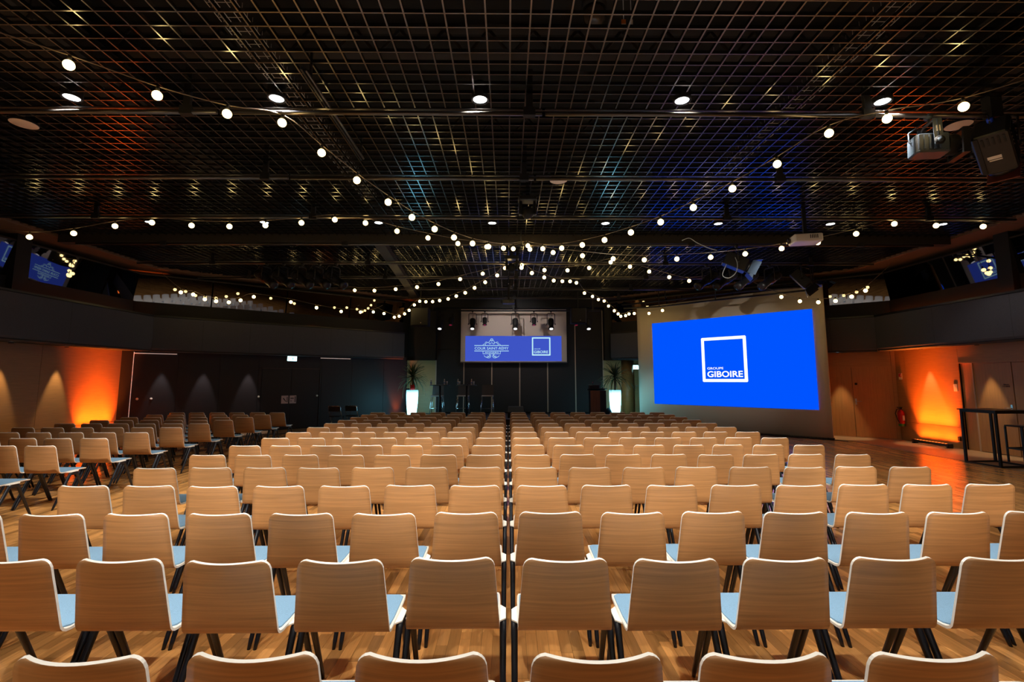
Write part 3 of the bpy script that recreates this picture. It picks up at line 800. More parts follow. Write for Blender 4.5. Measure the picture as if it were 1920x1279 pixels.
# centre hooks that the strings meet at
for (x, y, z), lab in (((.39, 10.6, 4.8), 'bent dark hanger hook below the beam where the near strings meet'), ((.32, 12.52, 4.82), 'small dark hanger hook where the rear strings meet')):
    m = MB(); m.tube([(x - .1, y - .3, z + .2), (x - .1, y - .25, z), (x - .06, y - .1, z - .08), (x, y, z - .03), (x + .1, y, z + .01)], .014)
    tag(m.build('hanger_hook', BLKMET), lab, 'hook')

# ------------------------------------------------------------------ stage lighting and ceiling fixtures
def spot_fixture(name, label, loc, pan, tilt, ln=.45, r=.11, barn=False, lens=LENSD, bodymat=BLKMET, drop=.32, boxy=False, group=None, cable=False, barnmat=BLKMET):
    """hangs below a pipe at loc; pan about z, tilt below horizontal along local +x"""
    o = T(name, label, 'spotlight', loc, pan, group)
    y = MB()
    y.lathe([(.035, -.035), (.035, .035)], 10, (0, 0, 0), 'y')
    y.tube([(0, 0, -.02), (0, 0, -.08)], .014)
    yw = r + .035
    y.tube([(0, -yw, -drop), (0, -yw, -.11), (0, -yw + .04, -.08), (0, yw - .04, -.08), (0, yw, -.11), (0, yw, -drop)], .014, 6)
    for s in (1, -1): y.lathe([(.03, 0), (.03, s * .03)], 10, (0, s * yw, -drop), 'y')
    y.build('yoke', bodymat, o)
    b = MB()
    if boxy:
        b.bevbox(-ln * .55, ln * .40, -r, r, -r, r, .03)
        for q in range(5): b.box(-ln * .5 + q * .05, -ln * .5 + q * .05 + .02, -r - .008, r + .008, -r * .7, r * .8)
        b.lathe([(r * .85, ln * .40), (r * .85, ln * .5)], 20, axis='x')
    else:
        b.lathe([(r * .55, -ln * .55), (r * .9, -ln * .5), (r, -ln * .4), (r, 0), (r * .8, .03), (r * .8, ln * .35), (r * .95, ln * .37), (r * .95, ln * .5)], 20, axis='x')
        for q in range(4): b.lathe([(r * 1.05, -ln * .42 + q * .05), (r * 1.05, -ln * .42 + q * .05 + .018)], 20, axis='x')
    b.tube([(-ln * .5, 0, r * .3), (-ln * .62, 0, r * .5), (-ln * .6, .02, drop * .5), (-ln * .2, .03, drop * .8)], .008, 5)
    bo = b.build('body', bodymat, o, (0, 0, -drop), (0, tilt, 0))
    MB().lathe([(0.0, ln * .505), (r * .4, ln * .52), (r * .66, ln * .503)], 20, axis='x', caps=False).build('lens', lens, bo)
    if barn:
        q = r * 1.05; h = ln * .5; e = .17
        for nm, vs in (('barn_door', [(h, -q, q), (h, q, q), (h + e, q * 1.2, q * 1.5), (h + e, -q * 1.2, q * 1.5)]), ('barn_door', [(h, -q, -q), (h, q, -q), (h + e, q * 1.2, -q * 1.5), (h + e, -q * 1.2, -q * 1.5)]),
                       ('barn_door', [(h, q, -q), (h, q, q), (h + e, q * 1.6, q * 1.0), (h + e, q * 1.6, -q * 1.0)]), ('barn_door', [(h, -q, -q), (h, -q, q), (h + e, -q * 1.6, q * 1.0), (h + e, -q * 1.6, -q * 1.0)])):
            m = MB(); m.add(vs + [(x, y_ * 1.02, z * 1.02) for x, y_, z in vs], [(0, 1, 2, 3), (7, 6, 5, 4), (0, 4, 5, 1), (1, 5, 6, 2), (2, 6, 7, 3), (3, 7, 4, 0)])
            m.build(nm, barnmat, bo)
    return o
R = math.radians
# stage rig pipes
rg = T('stage_rig', 'black double pipe rig carrying spotlights in front of the roll-down screen', 'lighting rig', (0, 18.4, 0))
MB().lathe([(.03, -3.2), (.03, 3.6)], 10, (0, 0, 4.36), 'x').build('pipe', BLACK, rg)
MB().lathe([(.022, -3.2), (.022, 3.6)], 10, (0, .5, 4.54), 'x').build('pipe', BLACK, rg)
for hx in (-2.9, .22, 3.3):
    s = MB(); s.box(hx - .03, hx + .03, -.03, .03, 4.36, 5.1); s.box(hx - .05, hx + .05, -.05, .55, 4.5, 4.56); s.build('hanger', BLACK, rg)
for x, big, lab in ((-2.61, 1, 'large black stage spotlight with glowing lens, far left over the bare dark wall'), (-2.2, 0, 'small black stage spotlight with red lens over the bare dark wall, left'), (-1.36, 1, 'large black stage spotlight with glowing lens at the left of the roll-down screen'), (-.89, 0, 'small black stage spotlight with red lens at the left of the roll-down screen'), (.29, 1, 'large black stage spotlight with glowing lens at the middle of the roll-down screen'), (1.01, 0, 'small black stage spotlight with red lens right of the middle of the roll-down screen'), (1.67, 1, 'large black stage spotlight with glowing lens at the right of the roll-down screen'), (2.64, 0, 'small black stage spotlight with red lens below the right stage loudspeaker'), (3.11, 1, 'large black stage spotlight with glowing lens, far right over the bare dark wall')):
    spot_fixture('stage_spotlight', lab, (x, 18.4, 4.34), -PI / 2, R(62 if big else 72), .44 if big else .3, .11 if big else .085, lens=LENSW if big else LENSR, drop=.50 if big else .40, bodymat=BLACK, group='spotlights on the stage rig')
    if big:
        p = (x, 18.12, 3.62); lamp('stage_spot_lamp', 'SPOT', p, 45.0, (1, .93, .85), aim(p, (x * .9, 17.3, .4)), spot_size=R(60), spot_blend=1.0, shadow_soft_size=.06)
# near right fixtures on the first bar
fo = spot_fixture('fresnel_spotlight', 'grey fresnel spotlight with flat yoke hanging from the nearest pipe at right', (4.97, 5.32, 4.78), R(-14), R(3), .36, .115, barn=False, bodymat=GREYFIX, drop=.36, boxy=True)
fbo = [c for c in fo.children if c.name.startswith('body')][0]
for sy in (1, -1):
    MB().box(-.045, .045, sy * .15 - .004, sy * .15 + .004, -.40, -.09).build('yoke_plate', GREYFIX, fo)
    MB().lathe([(0, sy * .154), (.05, sy * .154), (.05, sy * .175), (0, sy * .175)], 16, (0, 0, -.36), 'y').build('knob', BLACK, fo)
MB().lathe([(.118, .13), (.118, .23), (.10, .23), (.10, .15)], 20, axis='x', caps=False).build('snout', BLACK, fbo)
k = MB()
for (y0, y1, z0, z1) in ((-.15, .15, .12, .15), (-.15, .15, -.15, -.12), (-.15, -.12, -.12, .12), (.12, .15, -.12, .12)): k.box(.235, .30, y0, y1, z0, z1)
k.build('colour_frame', BLKMET, fbo)
MB().box(-.02, .02, -.160, -.155, -.25, -.18).build('label', WHITEP, fo)
gf = MB(); gf.box(.0, .012, -.14, .14, -.14, .14); 
fz = spot_fixture('profile_spotlight', 'big black profile spotlight with reddish filter frame at the right edge', (5.72, 5.30, 4.80), R(35), R(38), .58, .16, barn=False, bodymat=BLKMET, drop=.42, boxy=True)
fb = [c for c in fz.children if c.name.startswith('body')][0]
gf.build('filter_frame', FILTER, fb, (.34, 0, -.02))
MB().box(-.02, .02, -.05, .07, -.164, -.160).build('label', WHITEP, fb); MB().box(.03, .045, -.05, .06, -.164, -.160).build('label', WHITEP, fb)
k = MB()
for q in range(6): k.box(-.27, -.17, -.12 + q * .045, -.10 + q * .045, -.166, -.160)
k.build('vent_slots', BLACK, fb); MB().box(-.30, .2, .10, .135, -.175, -.160).build('side_rail', BLACK, fb)
MB().lathe([(.03, 0), (.03, .07)], 10, (-.36, 0, .1), 'x').build('plug', BLUEPL, fb)
# bracket arm for it
m = MB(); m.box(5.66, 5.80, 5.25, 5.36, 4.76, 5.05); tag(m.build('pipe_bracket', BLACK), 'black bracket clamping the big profile spotlight to the nearest pipe', 'bracket')
# barn door fresnel on fourth bar, cluster on the fifth bar
spot_fixture('fresnel_spotlight', 'black fresnel with open barn doors hanging before the big screen', (5.30, 10.81, 4.78), R(-18), R(28), .55, .15, barn=True, drop=.40, boxy=True, barnmat=M('barn_blue_grey', lin(70, 84, 100), .35, metal=.4))
for i, (x, z) in enumerate(((5.35, 4.55), (5.85, 4.55), (6.42, 4.55), (7.05, 4.55))):
    spot_fixture('profile_spotlight', 'long black profile spotlight angled down above the big screen, %s from its left' % N8[i], (x, 12.64, 4.78), R(200), R(32), .78, .12, drop=.42, group='profile spotlights above the big screen')
spot_fixture('fresnel_spotlight', 'black spotlight with barn doors over the right corner of the big screen', (7.92, 12.64, 4.78), R(-30), R(52), .55, .13, barn=True, drop=.40, boxy=True)
for i, x in enumerate((-6.45, -6.0, -5.5, -5.05, -4.6)):
    spot_fixture('profile_spotlight', 'dark profile spotlight hanging in the left rear cluster, %s from the left' % N8[i], (x, 12.64, 4.78), R(-20), R(32), .72, .12, drop=.42, group='profile spotlights in the left rear cluster')
# cable loops hanging off the fixtures
for pts, mt, lab in (([(4.95, 10.6, 4.30), (4.85, 10.6, 4.05), (4.98, 10.58, 3.98), (5.15, 10.6, 4.1), (5.2, 10.6, 4.3), (5.2, 10.7, 4.5)], WCABLE, 'pale cable loop hanging behind the barn door fresnel'), ([(4.0, 10.7, 4.88), (4.15, 10.65, 4.92), (4.3, 10.6, 4.80), (4.55, 10.6, 4.68), (4.75, 10.6, 4.62)], WCABLE, 'pale loose cable end tied at the fourth pipe')):
    tag(MB().tube(smooth(pts, 6), .009, 6).build('loose_cable', mt), lab, 'cable')

# projectors
def projector(label, loc, rz, sc, mat):
    o = T('projector', label, 'projector', loc, rz)
    MB().bevbox(-.25 * sc, .25 * sc, -.18 * sc, .18 * sc, -.075 * sc, .075 * sc, .03 * sc).build('body', mat, o)
    m = MB()
    for q in range(5): m.box(.02 * sc + q * .03 * sc, .035 * sc + q * .03 * sc, -.182 * sc, -.179 * sc, -.02 * sc, .05 * sc)
    m.build('vent', BLACK, o)
    MB().lathe([(.055 * sc, 0), (.05 * sc, -.05 * sc), (.0, -.05 * sc)], 16, (-.26 * sc, .05 * sc, 0), 'x').build('lens', LENSD, o)
    m = MB(); m.box(-.03, .03, -.03, .03, .075 * sc, .62); m.box(-.12 * sc, .12 * sc, -.1 * sc, .1 * sc, .075 * sc, .1 * sc); m.build('mount', BLACK, o)
    return o
projector('white ceiling projector on black mount left of the right glass band', (5.73, 8.95, 4.38), R(-12), 1.0, WHITEP)
projector('dark ceiling projector above the middle of the stage', (.03, 16.3, 4.36), R(0), .85, M('proj_dark', lin(70, 74, 80), .4))
p = (.03, 16.52, 4.36); lamp('projector_lamp', 'SPOT', p, 110.0, (1, .93, .88), aim(p, (.24, 19.4, 3.45)), spot_size=R(80), spot_blend=.8, shadow_soft_size=.03)
p = (5.60, 9.2, 4.36); lamp('projector_lamp', 'SPOT', p, 320.0, (1, .93, .85), aim(p, (7.0, 16.1, 2.3)), spot_size=R(46), spot_blend=.9, shadow_soft_size=.03)
# moving heads and dome camera
def moving_head(label, loc, s=1.0):
    o = T('moving_head_light', label, 'spotlight', loc)
    MB().bevbox(-.2 * s, .2 * s, -.14 * s, .14 * s, -.04 * s, .06 * s, .02).build('base', BLKMET, o)
    m = MB()
    for q in (1, -1): m.bevbox(q * .15 * s - .03 * s, q * .15 * s + .03 * s, -.07 * s, .07 * s, -.34 * s, -.04 * s, .02)
    m.build('yoke_arm', BLKMET, o)
    MB().lathe([(.0, -.12 * s), (.07 * s, -.12 * s), (.12 * s, -.06 * s), (.125 * s, .03 * s), (.09 * s, .1 * s), (.0, .12 * s)], 18, (0, 0, -.28 * s)).build('head', BLACK, o)
    MB().box(-.03, .03, -.03, .03, .05 * s, .5).build('mount', BLACK, o)
moving_head('black moving head light at the centre of the third pipe', (.36, 8.5, 4.98), .85)
moving_head('black moving head light behind the centre beam near the second hook', (.1, 12.3, 4.86), .9)
o = T('dome_camera', 'black dome camera hanging in the grid at the top edge', 'camera', (.87, 4.45, 5.42))
MB().lathe([(.0, .14), (.1, .14), (.13, .08), (.13, -.02), (.10, -.02)], 20).build('housing', BLACK, o)
MB().lathe([(.118, -.02), (.118, -.08), (.10, -.14), (.06, -.18), (.0, -.195)], 20).build('dome', M('dome_smoke', (.05, .04, .035), .08), o)
MB().box(-.03, .03, -.03, .03, .14, .8).build('stem', BLACK, o)
o = T('junction_box', 'dark perforated box with coiled cables at the top of the grid', 'box', (-.02, 4.05, 5.35))
MB().bevbox(-.28, .28, -.15, .15, 0, .22, .02).build('case', DUCT, o)
m = MB()
for q in range(4): m.tube([(-.2 + q * .04, -.05, .0), (-.12 + q * .05, -.05, -.1), (.0 + q * .04, -.05, -.11), (.12 + q * .03, -.05, 0)], .008, 5)
m.build('coiled_cable', BLKMET, o); MB().box(-.02, .02, -.02, .02, .2, .88).build('drop_rod', BLACK, o)
o = T('suspended_tube', 'slim dark tube hung lengthwise left of centre under the grid', 'tube', (-2.08, 0, 4.86))
MB().lathe([(.014, 4.63), (.014, 6.62)], 10, axis='y').build('tube', PIPEM, o)
MB().box(-.05, -.03, 4.6, 6.65, -.01, .035).build('cover', BLKMET, o)
for yy in (4.75, 6.5): MB().box(-.012, .012, yy - .012, yy + .012, .0, .3).build('hanger', BLACK, o)
o = T('cable_tag', 'small orange and white tags hanging from the plenum near the dome camera', 'tag', (1.25, 4.7, 5.45))
MB().box(-.045, .0, -.01, .01, 0, .05).build('orange_tag', M('orange_tag', lin(200, 110, 30), .6), o); MB().box(-.045, .0, -.01, .01, -.045, 0).build('white_tag', WHITEP, o)
MB().box(.05, .075, -.01, .01, -.04, .05).build('white_tag', WHITEP, o); MB().tube([(-.02, 0, .05), (-.02, 0, .8)], .004, 5).build('wire', WCABLE, o); MB().tube([(.06, 0, .05), (.06, 0, .8)], .004, 5).build('wire', WCABLE, o)

# stage loudspeakers
for x, s, lab in ((-3.24, .66, 'black square loudspeaker hung left of the stage screen'), (2.62, .56, 'black square loudspeaker hung right of the stage screen')):
    o = T('hung_speaker', lab, 'loudspeaker', (x, 17.7, 4.34))
    MB().bevbox(-s / 2, s / 2, -.2, .25, -s, 0, .03).build('cabinet', BLACK, o)
    MB().box(-s / 2 + .03, s / 2 - .03, -.215, -.2, -s + .03, -.03).build('grille', BLACK, o)
    MB().lathe([(0, -.22), (.018, -.22), (.018, -.215)], 10, (.05, 0, -s + .1), 'y').build('badge', STRIPC, o)
    MB().box(-.02, .02, -.02, .02, 0, .7).build('hanger', BLACK, o)
# curtain rails above the big screen
for pts, lab in (([(4.3, 17.9, 4.52), (5.6, 16.8, 4.50), (7.2, 14.6, 4.42), (8.6, 13.3, 4.32)], 'black curtain rail running along the top of the big screen, upper'), ([(4.3, 17.6, 4.34), (5.4, 16.9, 4.30), (6.6, 15.0, 4.22), (8.4, 12.9, 4.16)], 'black curtain rail running along the top of the big screen, lower')):
    o = T('curtain_rail', lab, 'rail', (0, 0, 0), 0, 'rails above the big screen')
    MB().tube(pts, .028, 6).build('rail', BLACK, o)
    for p in pts[1:]: MB().tube([p, (p[0], p[1], 5.05)], .016, 6).build('hanger', BLACK, o)

# ------------------------------------------------------------------ stage furniture
SZ = .40
def bar_table(x, y, label):
    o = T('bar_table', label, 'table', (x, y, SZ))
    MB().lathe([(0, 1.09), (.36, 1.09), (.37, 1.10), (.37, 1.11), (.36, 1.12), (0, 1.12)], 32).build('table_top', BLKMET, o)
    MB().lathe([(.038, .02), (.038, 1.09)], 14).build('pole', BLACK, o)
    MB().lathe([(.24, 0), (.24, .012), (.06, .03), (.04, .05)], 24).build('base', BLACK, o)
bar_table(-2.46, 17.6, 'round black bar table on the stage, left one of two'); bar_table(-1.49, 17.6, 'round black bar table on the stage, right one of two')
def bar_stool(x, y, label):
    o = T('bar_stool', label, 'stool', (x, y, SZ), 0, 'bar stools on the stage')
    MB().bevbox(-.22, .22, -.2, .2, .68, .72, .02).build('seat', M('stool_seat', lin(150, 135, 130), .5), o)
    s = MB(); s.rings([[(-.22, .17, .72), (.22, .17, .72), (.22, .20, .72), (-.22, .20, .72)], [(-.21, .24, 1.12), (.21, .24, 1.12), (.21, .265, 1.12), (-.21, .265, 1.12)]]); s.build('backrest', GREYUP, o)
    for sx in (1, -1):
        for sy in (1, -1):
            MB().tube([(sx * .2, sy * .17, .69), (sx * .25, sy * .21, 0)], .013, 8).build('leg', CHROME, o)
    MB().tube([(-.235, -.195, .25), (.235, -.195, .25)], .010, 8).build('footrest', CHROME, o)
bar_stool(-2.65, 18.3, 'dark bar stool with chrome legs behind the left bar table')
bar_stool(-1.68, 18.3, 'dark bar stool with chrome legs behind the right bar table')
bar_stool(-.76, 18.2, 'dark bar stool with chrome legs standing alone right of the bar tables')
bt = MB().lathe([(.028, 0), (.031, .01), (.031, .13), (.02, .165), (.012, .18), (.012, .195)], 14).mesh('bottle_body', BOTTLE)
cp = MB().lathe([(.014, .19), (.014, .212), (0, .212)], 12).mesh('cap', WHITEP); lb = MB().lathe([(.0318, .05), (.0318, .10)], 14, caps=False).mesh('bottle_label', M('bottle_label', lin(90, 110, 150), .5))
for x, y, lab in ((-2.77, 17.5, 'leftmost water bottle on the left bar table'), (-2.29, 17.5, 'water bottle on the left bar table beside a glass'), (-1.80, 17.5, 'water bottle at the left of the right bar table'), (-1.31, 17.5, 'water bottle at the right of the right bar table')):
    o = T('water_bottle', lab, 'bottle', (x, y, SZ + 1.12), 0, 'water bottles on the bar tables'); O('bottle_body', bt, o); O('cap', cp, o); O('bottle_label', lb, o)
gl = MB().lathe([(.022, 0), (.03, .13), (.027, .13), (.02, .008), (0, .008)], 14).mesh('drinking_glass', BOTTLE)
for x, lab in ((-2.20, 'drinking glass on the left bar table'), (-1.74, 'drinking glass beside the left bottle on the right bar table'), (-1.23, 'drinking glass beside the right bottle on the right bar table')):
    tag(O('drinking_glass', gl, None, (x, 17.52, SZ + 1.12)), lab, 'glass', 'glasses on the bar tables')
o = T('microphone', 'black hand microphones lying on the right bar table', 'microphone', (-1.52, 17.45, SZ + 1.135))
MB().lathe([(.012, -.1), (.016, .04), (.026, .06), (.026, .1), (.0, .115)], 12, axis='x').build('handle', BLACK, o)
# lectern
o = T('lectern', 'wooden lectern with black sloped top and side at stage right', 'lectern', (3.18, 17.5, SZ), R(0))
MB().box(-.22, .12, -.2, -.17, 0, .92).build('front_panel', WALNUT, o)
MB().box(.12, .34, -.2, .2, 0, .92).build('side_box', BLKMET, o); MB().box(-.22, .12, -.17, .2, 0, .92).build('body', BLACK, o)
s = MB(); s.rings([[(-.27, -.26, .98), (.38, -.26, .98), (.38, -.26, 1.0), (-.27, -.26, 1.0)], [(-.27, .26, .92), (.38, .26, .92), (.38, .26, .95), (-.27, .26, .95)]]); s.build('top', BLKMET, o)
MB().bevbox(-.25, .12, -.18, .12, .98, 1.12, .02).build('console', BLACK, o)
MB().tube([(-.12, 0, 1.1), (-.08, 0, 1.2), (-.02, -.02, 1.30), (.05, -.04, 1.36)], .007, 6).build('gooseneck_microphone', BLACK, o)
MB().lathe([(.0, 0), (.009, .0), (.009, .02), (0, .02)], 8, (-.1, -.02, 1.2)).build('indicator', LENSR, o)
# wedge monitor
s = MB(); s.rings([[(-.28, -.2, 0), (.28, -.2, 0), (.28, .2, 0), (-.28, .2, 0)], [(-.28, -.16, .2), (.28, -.16, .2), (.28, .2, .2), (-.28, .2, .2)], [(-.26, .0, .38), (.26, .0, .38), (.26, .2, .38), (-.26, .2, .38)]])
o = T('stage_monitor', 'black wedge stage monitor on the stage behind the centre gap', 'loudspeaker', (.28, 16.9, SZ)); s.build('cabinet', BLACK, o)
MB().box(-.24, .24, -.205, -.2, .02, .18).build('grille', BLKMET, o)

# glowing pots with palms
def leaf_mesh(ln, droop, wd, seed):
    rl = random.Random(seed); n = 7; L_, C_, R_ = [], [], []
    for i in range(n + 1):
        t = i / n
        x = ln * t * (1 - .18 * droop * t); z = ln * (.25 * t - droop * t * t * .75)
        wv = wd * (math.sin(PI * min(1, .12 + .88 * t)) ** .6) * (1 - t * .55) + .001
        L_.append((x, wv, z + .006)); C_.append((x, 0, z - .004)); R_.append((x, -wv, z + .006))
    m = MB(); vs = L_ + C_ + R_; k = n + 1
    fs = [(i, i + 1, k + i + 1, k + i) for i in range(n)] + [(k + i, k + i + 1, 2 * k + i + 1, 2 * k + i) for i in range(n)]
    m.add(vs, fs, 0, True)
    return m.mesh('leaf', LEAF)
LEAFM = [leaf_mesh(.66, .55, .026, 1), leaf_mesh(.76, .85, .026, 2), leaf_mesh(.58, .3, .024, 3), leaf_mesh(.72, 1.1, .026, 4), leaf_mesh(.50, .1, .023, 5)]
def potted_palm(x, y, label, plabel, seed, red, hgt):
    p = T('glowing_planter', plabel, 'planter', (x, y, SZ), 0, 'tall lit planters')
    MB().lathe([(0, 0), (.14, 0), (.155, .05), (.195, .4), (.21, .72), (.212, .92), (.20, .93), (.19, .85), (0, .85)], 32).build('pot', POTG, p)
    o = T('potted_palm', label, 'plant', (x, y, SZ + .86), 0, 'palms in the lit planters')
    if red: MB().lathe([(.07, 0), (.095, .26), (.085, .26), (.07, .2), (0, .2)], 20).build('inner_pot', REDPL, o)
    MB().lathe([(0, .2), (.09, .2)], 16, caps=False) .build('soil', TRUNK, o) if red else MB().lathe([(0, .06), (.18, .05)], 16, caps=False).build('soil', TRUNK, o)
    MB().tube([(0, 0, .05), (.01, .01, .2), (0, .0, hgt)], .035, 8, r2=.028).build('trunk', TRUNK, o)
    rl = random.Random(seed)
    for q in range(88):
        t = q / 88
        el = R(78) * (1 - t) - R(25) * t + R(rl.uniform(-8, 8))
        me = LEAFM[rl.choice((0, 1, 2, 3, 4)) if t > .3 else rl.choice((2, 4, 0))]
        lf = O('leaf', me, o, (0, 0, hgt - .16 * t + rl.uniform(-.03, .03)), (0, -el + R(10), q * 2.39996 + rl.uniform(-.2, .2)))
        s_ = rl.uniform(.82, 1.12); lf.scale = (s_, s_, s_)
potted_palm(-3.5, 17.8, 'spiky dark green palm in a red inner pot left of the stage', 'tall glowing white-blue planter left of the stage', 3, True, .62)
potted_palm(3.95, 17.8, 'spiky dark green palm on bare trunk right of the lectern', 'tall glowing white-blue planter right of the lectern', 8, False, .62)
# sockets and small things
o = MB().bevbox(-.06, .06, -.03, .0, -.09, .09, .01).build('wall_box', BLACK, None, (-4.05, 19.72, 1.27)); tag(o, 'small black wall box on pale oak beside the left palm', 'wall box')
o = T('wall_box', 'black wall box with red mark between lectern and lit planter', 'wall box', (4.02 - .3, 19.70, .80)); MB().bevbox(-.08, .08, -.05, .0, -.09, .09, .01).build('case', BLKMET, o); MB().box(-.035, .035, -.055, -.05, -.04, .05).build('red_mark', LENSR, o)
s = MB(); s.lathe([(0, 0), (.13, 0), (.14, .06), (.10, .2), (.05, .28), (0, .30)], 14); tag(s.build('dark_bag', BLACK, None, (3.68, 17.7, SZ)), 'small dark rounded bag on the floor beside the right lit planter', 'bag')

# folding chairs by the left wall
def folding_chair(x, y, rz, label):
    o = T('folding_chair', label, 'chair', (x, y, 0), rz, 'black folding chairs by the dark wall')
    for sx in (1, -1):
        MB().tube([(sx * .21, .22, 0), (sx * .21, -.12, .55), (sx * .21, -.2, .78), (sx * .19, -.21, .80)], .011, 8).build('leg', CHROME, o)
        MB().tube([(sx * .19, -.22, 0), (sx * .19, .16, .45)], .011, 8).build('leg', CHROME, o)
    MB().bevbox(-.2, .2, -.2, .2, .43, .46, .02).build('seat', BLACK, o)
    MB().box(-.2, .2, -.205, -.185, .62, .80).build('backrest', BLACK, o)
    MB().tube([(-.19, -.21, .80), (.19, -.21, .80)], .012, 8).build('top_rail', CHROME, o)
folding_chair(-5.95, 17.0, R(-6), 'black folding chair by the dark wall, left one of two')
folding_chair(-5.46, 17.25, R(-8), 'black folding chair by the dark wall, right one of two')

# ------------------------------------------------------------------ right side: bar table, stool, extinguisher, uplights
o = T('tall_table', 'tall black square bar table with steel frame beside the oak door', 'table', (9.88, 9.83, 0), R(4))
MB().box(-.38, .38, -.38, .38, 1.075, 1.10).build('table_top', BLKMET, o)
for sx in (1, -1):
    for sy in (1, -1): MB().box(sx * .33 - .02, sx * .33 + .02, sy * .33 - .02, sy * .33 + .02, 0, 1.075).build('leg', BLKMET, o)
for q, v in enumerate(((-.33, .33, -.345, -.315), (-.33, .33, .315, .345))):
    MB().box(v[0], v[1], v[2], v[3], .0, .03).build('foot_rail', BLKMET, o)
    MB().box(v[2], v[3], v[0], v[1], .0, .03).build('foot_rail', BLKMET, o)
    MB().box(v[0], v[1], v[2], v[3], 1.035, 1.075).build('top_rail', BLKMET, o); MB().box(v[2], v[3], v[0], v[1], 1.035, 1.075).build('top_rail', BLKMET, o)
o = T('tall_stool', 'tall black steel stool behind the square bar table at the right edge', 'stool', (10.62, 10.0, 0))
MB().bevbox(-.19, .19, -.19, .19, .73, .76, .02).build('seat', BLKMET, o)
for sx in (1, -1):
    for sy in (1, -1): MB().box(sx * .17 - .014, sx * .17 + .014, sy * .17 - .014, sy * .17 + .014, 0, .73).build('leg', BLKMET, o)
for v in ((-.17, .17, -.182, -.158), (-.17, .17, .158, .182)):
    MB().box(v[0], v[1], v[2], v[3], .27, .30).build('foot_rail', BLKMET, o); MB().box(v[2], v[3], v[0], v[1], .27, .30).build('foot_rail', BLKMET, o)
o = T('fire_extinguisher', 'red fire extinguisher with black hose hanging on the oak corner', 'extinguisher', (11.165, 13.72, .40))
MB().lathe([(0, 0), (.075, 0), (.08, .02), (.08, .36), (.06, .42), (.025, .45), (.02, .47), (0, .47)], 20).build('cylinder', REDPL, o)
MB().lathe([(.081, .0), (.081, .07)], 20, caps=False).build('green_band', GREENB, o)
s = MB(); s.box(-.02, .02, -.02, .02, .45, .52); s.box(-.10, .04, -.015, .015, .51, .53); s.build('valve', BLACK, o)
MB().tube([(-.02, -.03, .5), (-.16, -.06, .47), (-.21, -.06, .36), (-.17, -.07, .2), (-.12, -.07, .1)], .013, 8).build('hose', BLACK, o)
MB().box(-.03, .03, -.084, -.079, .16, .3).build('label', WHITEP, o)
o = T('safety_sign', 'small red and white safety sign above the fire extinguisher', 'sign', (11.25, 13.72, 1.8), 0)
MB().box(-.012, -.005, -.06, .06, -.09, .09).build('plate', WHITEP, o); MB().box(-.016, -.012, -.05, .05, -.02, .08).build('red_field', REDPL, o); MB().box(-.018, -.016, -.035, -.01, .0, .06).build('pictogram', WHITEP, o)
o = T('wall_switch', 'white wall switch plate between the orange light and the oak door', 'switch', (11.25, 12.05, 1.5))
MB().bevbox(-.015, .0, -.05, .05, -.09, .09, .004).build('plate', WHITEP, o); MB().box(-.02, -.015, -.025, .025, -.03, .03).build('rocker', WHITEP, o)
o = MB().bevbox(-.04, .0, -.04, .04, -.05, .05, .01).build('wall_socket', BLACK, None, (11.25, 12.07, .24)); tag(o, 'small black wall socket at the end of the orange light bar', 'socket')
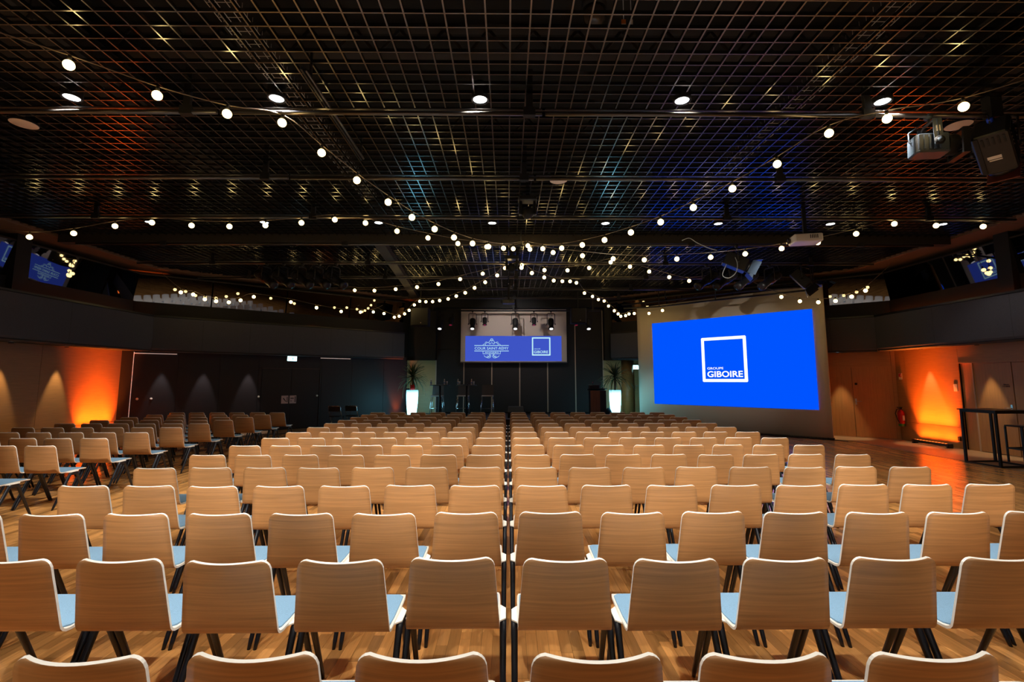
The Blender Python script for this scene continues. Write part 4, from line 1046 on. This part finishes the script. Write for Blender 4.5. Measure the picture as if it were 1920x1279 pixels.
def led_bar(label, loc, rz, ln=1.15, power=90, tgt=(0, .36, 3.0), col=(1.0, .16, .012)):
    o = T('led_bar', label, 'uplight', loc, rz)
    MB().bevbox(-ln / 2, ln / 2, -.05, .05, .03, .10, .01).build('housing', BLKMET, o)
    for q in (-1, 1): MB().box(q * ln * .45 - .02, q * ln * .45 + .02, -.07, .07, 0, .11).build('bracket', BLACK, o)
    m = MB()
    for q in range(12): m.lathe([(0, .101), (.022, .101), (.022, .104), (0, .104)], 8, (-ln / 2 + .06 + q * (ln - .12) / 11, 0, 0))
    m.build('led_lens', ORLED, o)
    c, s_ = math.cos(rz), math.sin(rz)
    nl = 8
    for q in range(nl):
        u = (q / (nl - 1) - .5) * (ln - .16)
        p = Vector(loc) + Vector((c * u, s_ * u, .115)); t = p + Vector((-s_ * tgt[1], c * tgt[1], tgt[2]))
        lamp('led_bar_lamp', 'SPOT', p, power / nl, col, aim(p, t), spot_size=R(44), spot_blend=.75, shadow_soft_size=.02)
        t = p + Vector((-s_ * .6, c * .6, .7)); lamp('led_bar_lamp', 'SPOT', p, power / nl * .09, col, aim(p, t), spot_size=R(95), spot_blend=1.0, shadow_soft_size=.03)
    return o
# +y of the bar faces the wall
led_bar('orange light bar on the floor against the right oak wall', (11.05, 12.68, 0), -PI / 2, power=2600)
led_bar('orange light bar on the floor against the left oak wall behind the side block', (-11.05, 13.35, 0), PI / 2, power=2600)
led_bar('orange light bar on the floor at the dark wall beside the left palm', (-4.30, 19.10, 0), math.atan2(-5.4, -7.15) + PI, ln=.3, power=250)
# wall washers under the soffits
def washer(label, loc, power, col=(1.0, .72, .42)):
    o = T('wall_washer', label, 'downlight', (loc[0], loc[1], SO - .012), 0, 'small recessed wall washers')
    MB().lathe([(.02, .002), (.045, .0), (.045, .012)], 14, caps=False).build('trim_ring', BLACK, o)
    MB().lathe([(0, .006), (.03, .006)], 14, caps=False).build('led_disc', LENSW, o)
    lamp('wall_washer_lamp', 'SPOT', (loc[0], loc[1], SO - .04), power, col, (0, 0, 0), spot_size=R(38), spot_blend=.5, shadow_soft_size=.02)
for i, yy in enumerate((12.12, 10.76, 9.4)):
    washer('small recessed wall washer over the left oak wall, %s from the corner' % N8[i], (-11.06, yy), 170, (1, .74, .44))
for i, s in enumerate((7.98, 6.91, 5.65)):
    p = LA.matrix_basis @ Vector((s, .2, 0)); washer('small recessed wall washer over the dark left panels, %s from the orange wall' % N8[i], p, 90, (1, .9, .85))
for i, yy in enumerate((12.75, 11.2, 9.8)):
    washer('small recessed wall washer over the right oak wall, %s from the corner' % N8[i], (11.06, yy), 130, (1, .74, .44))
p = RA.matrix_basis @ Vector((1.35, .3, 0)); washer('small recessed wall washer over the oak double door', p, 150, (1, .74, .44))
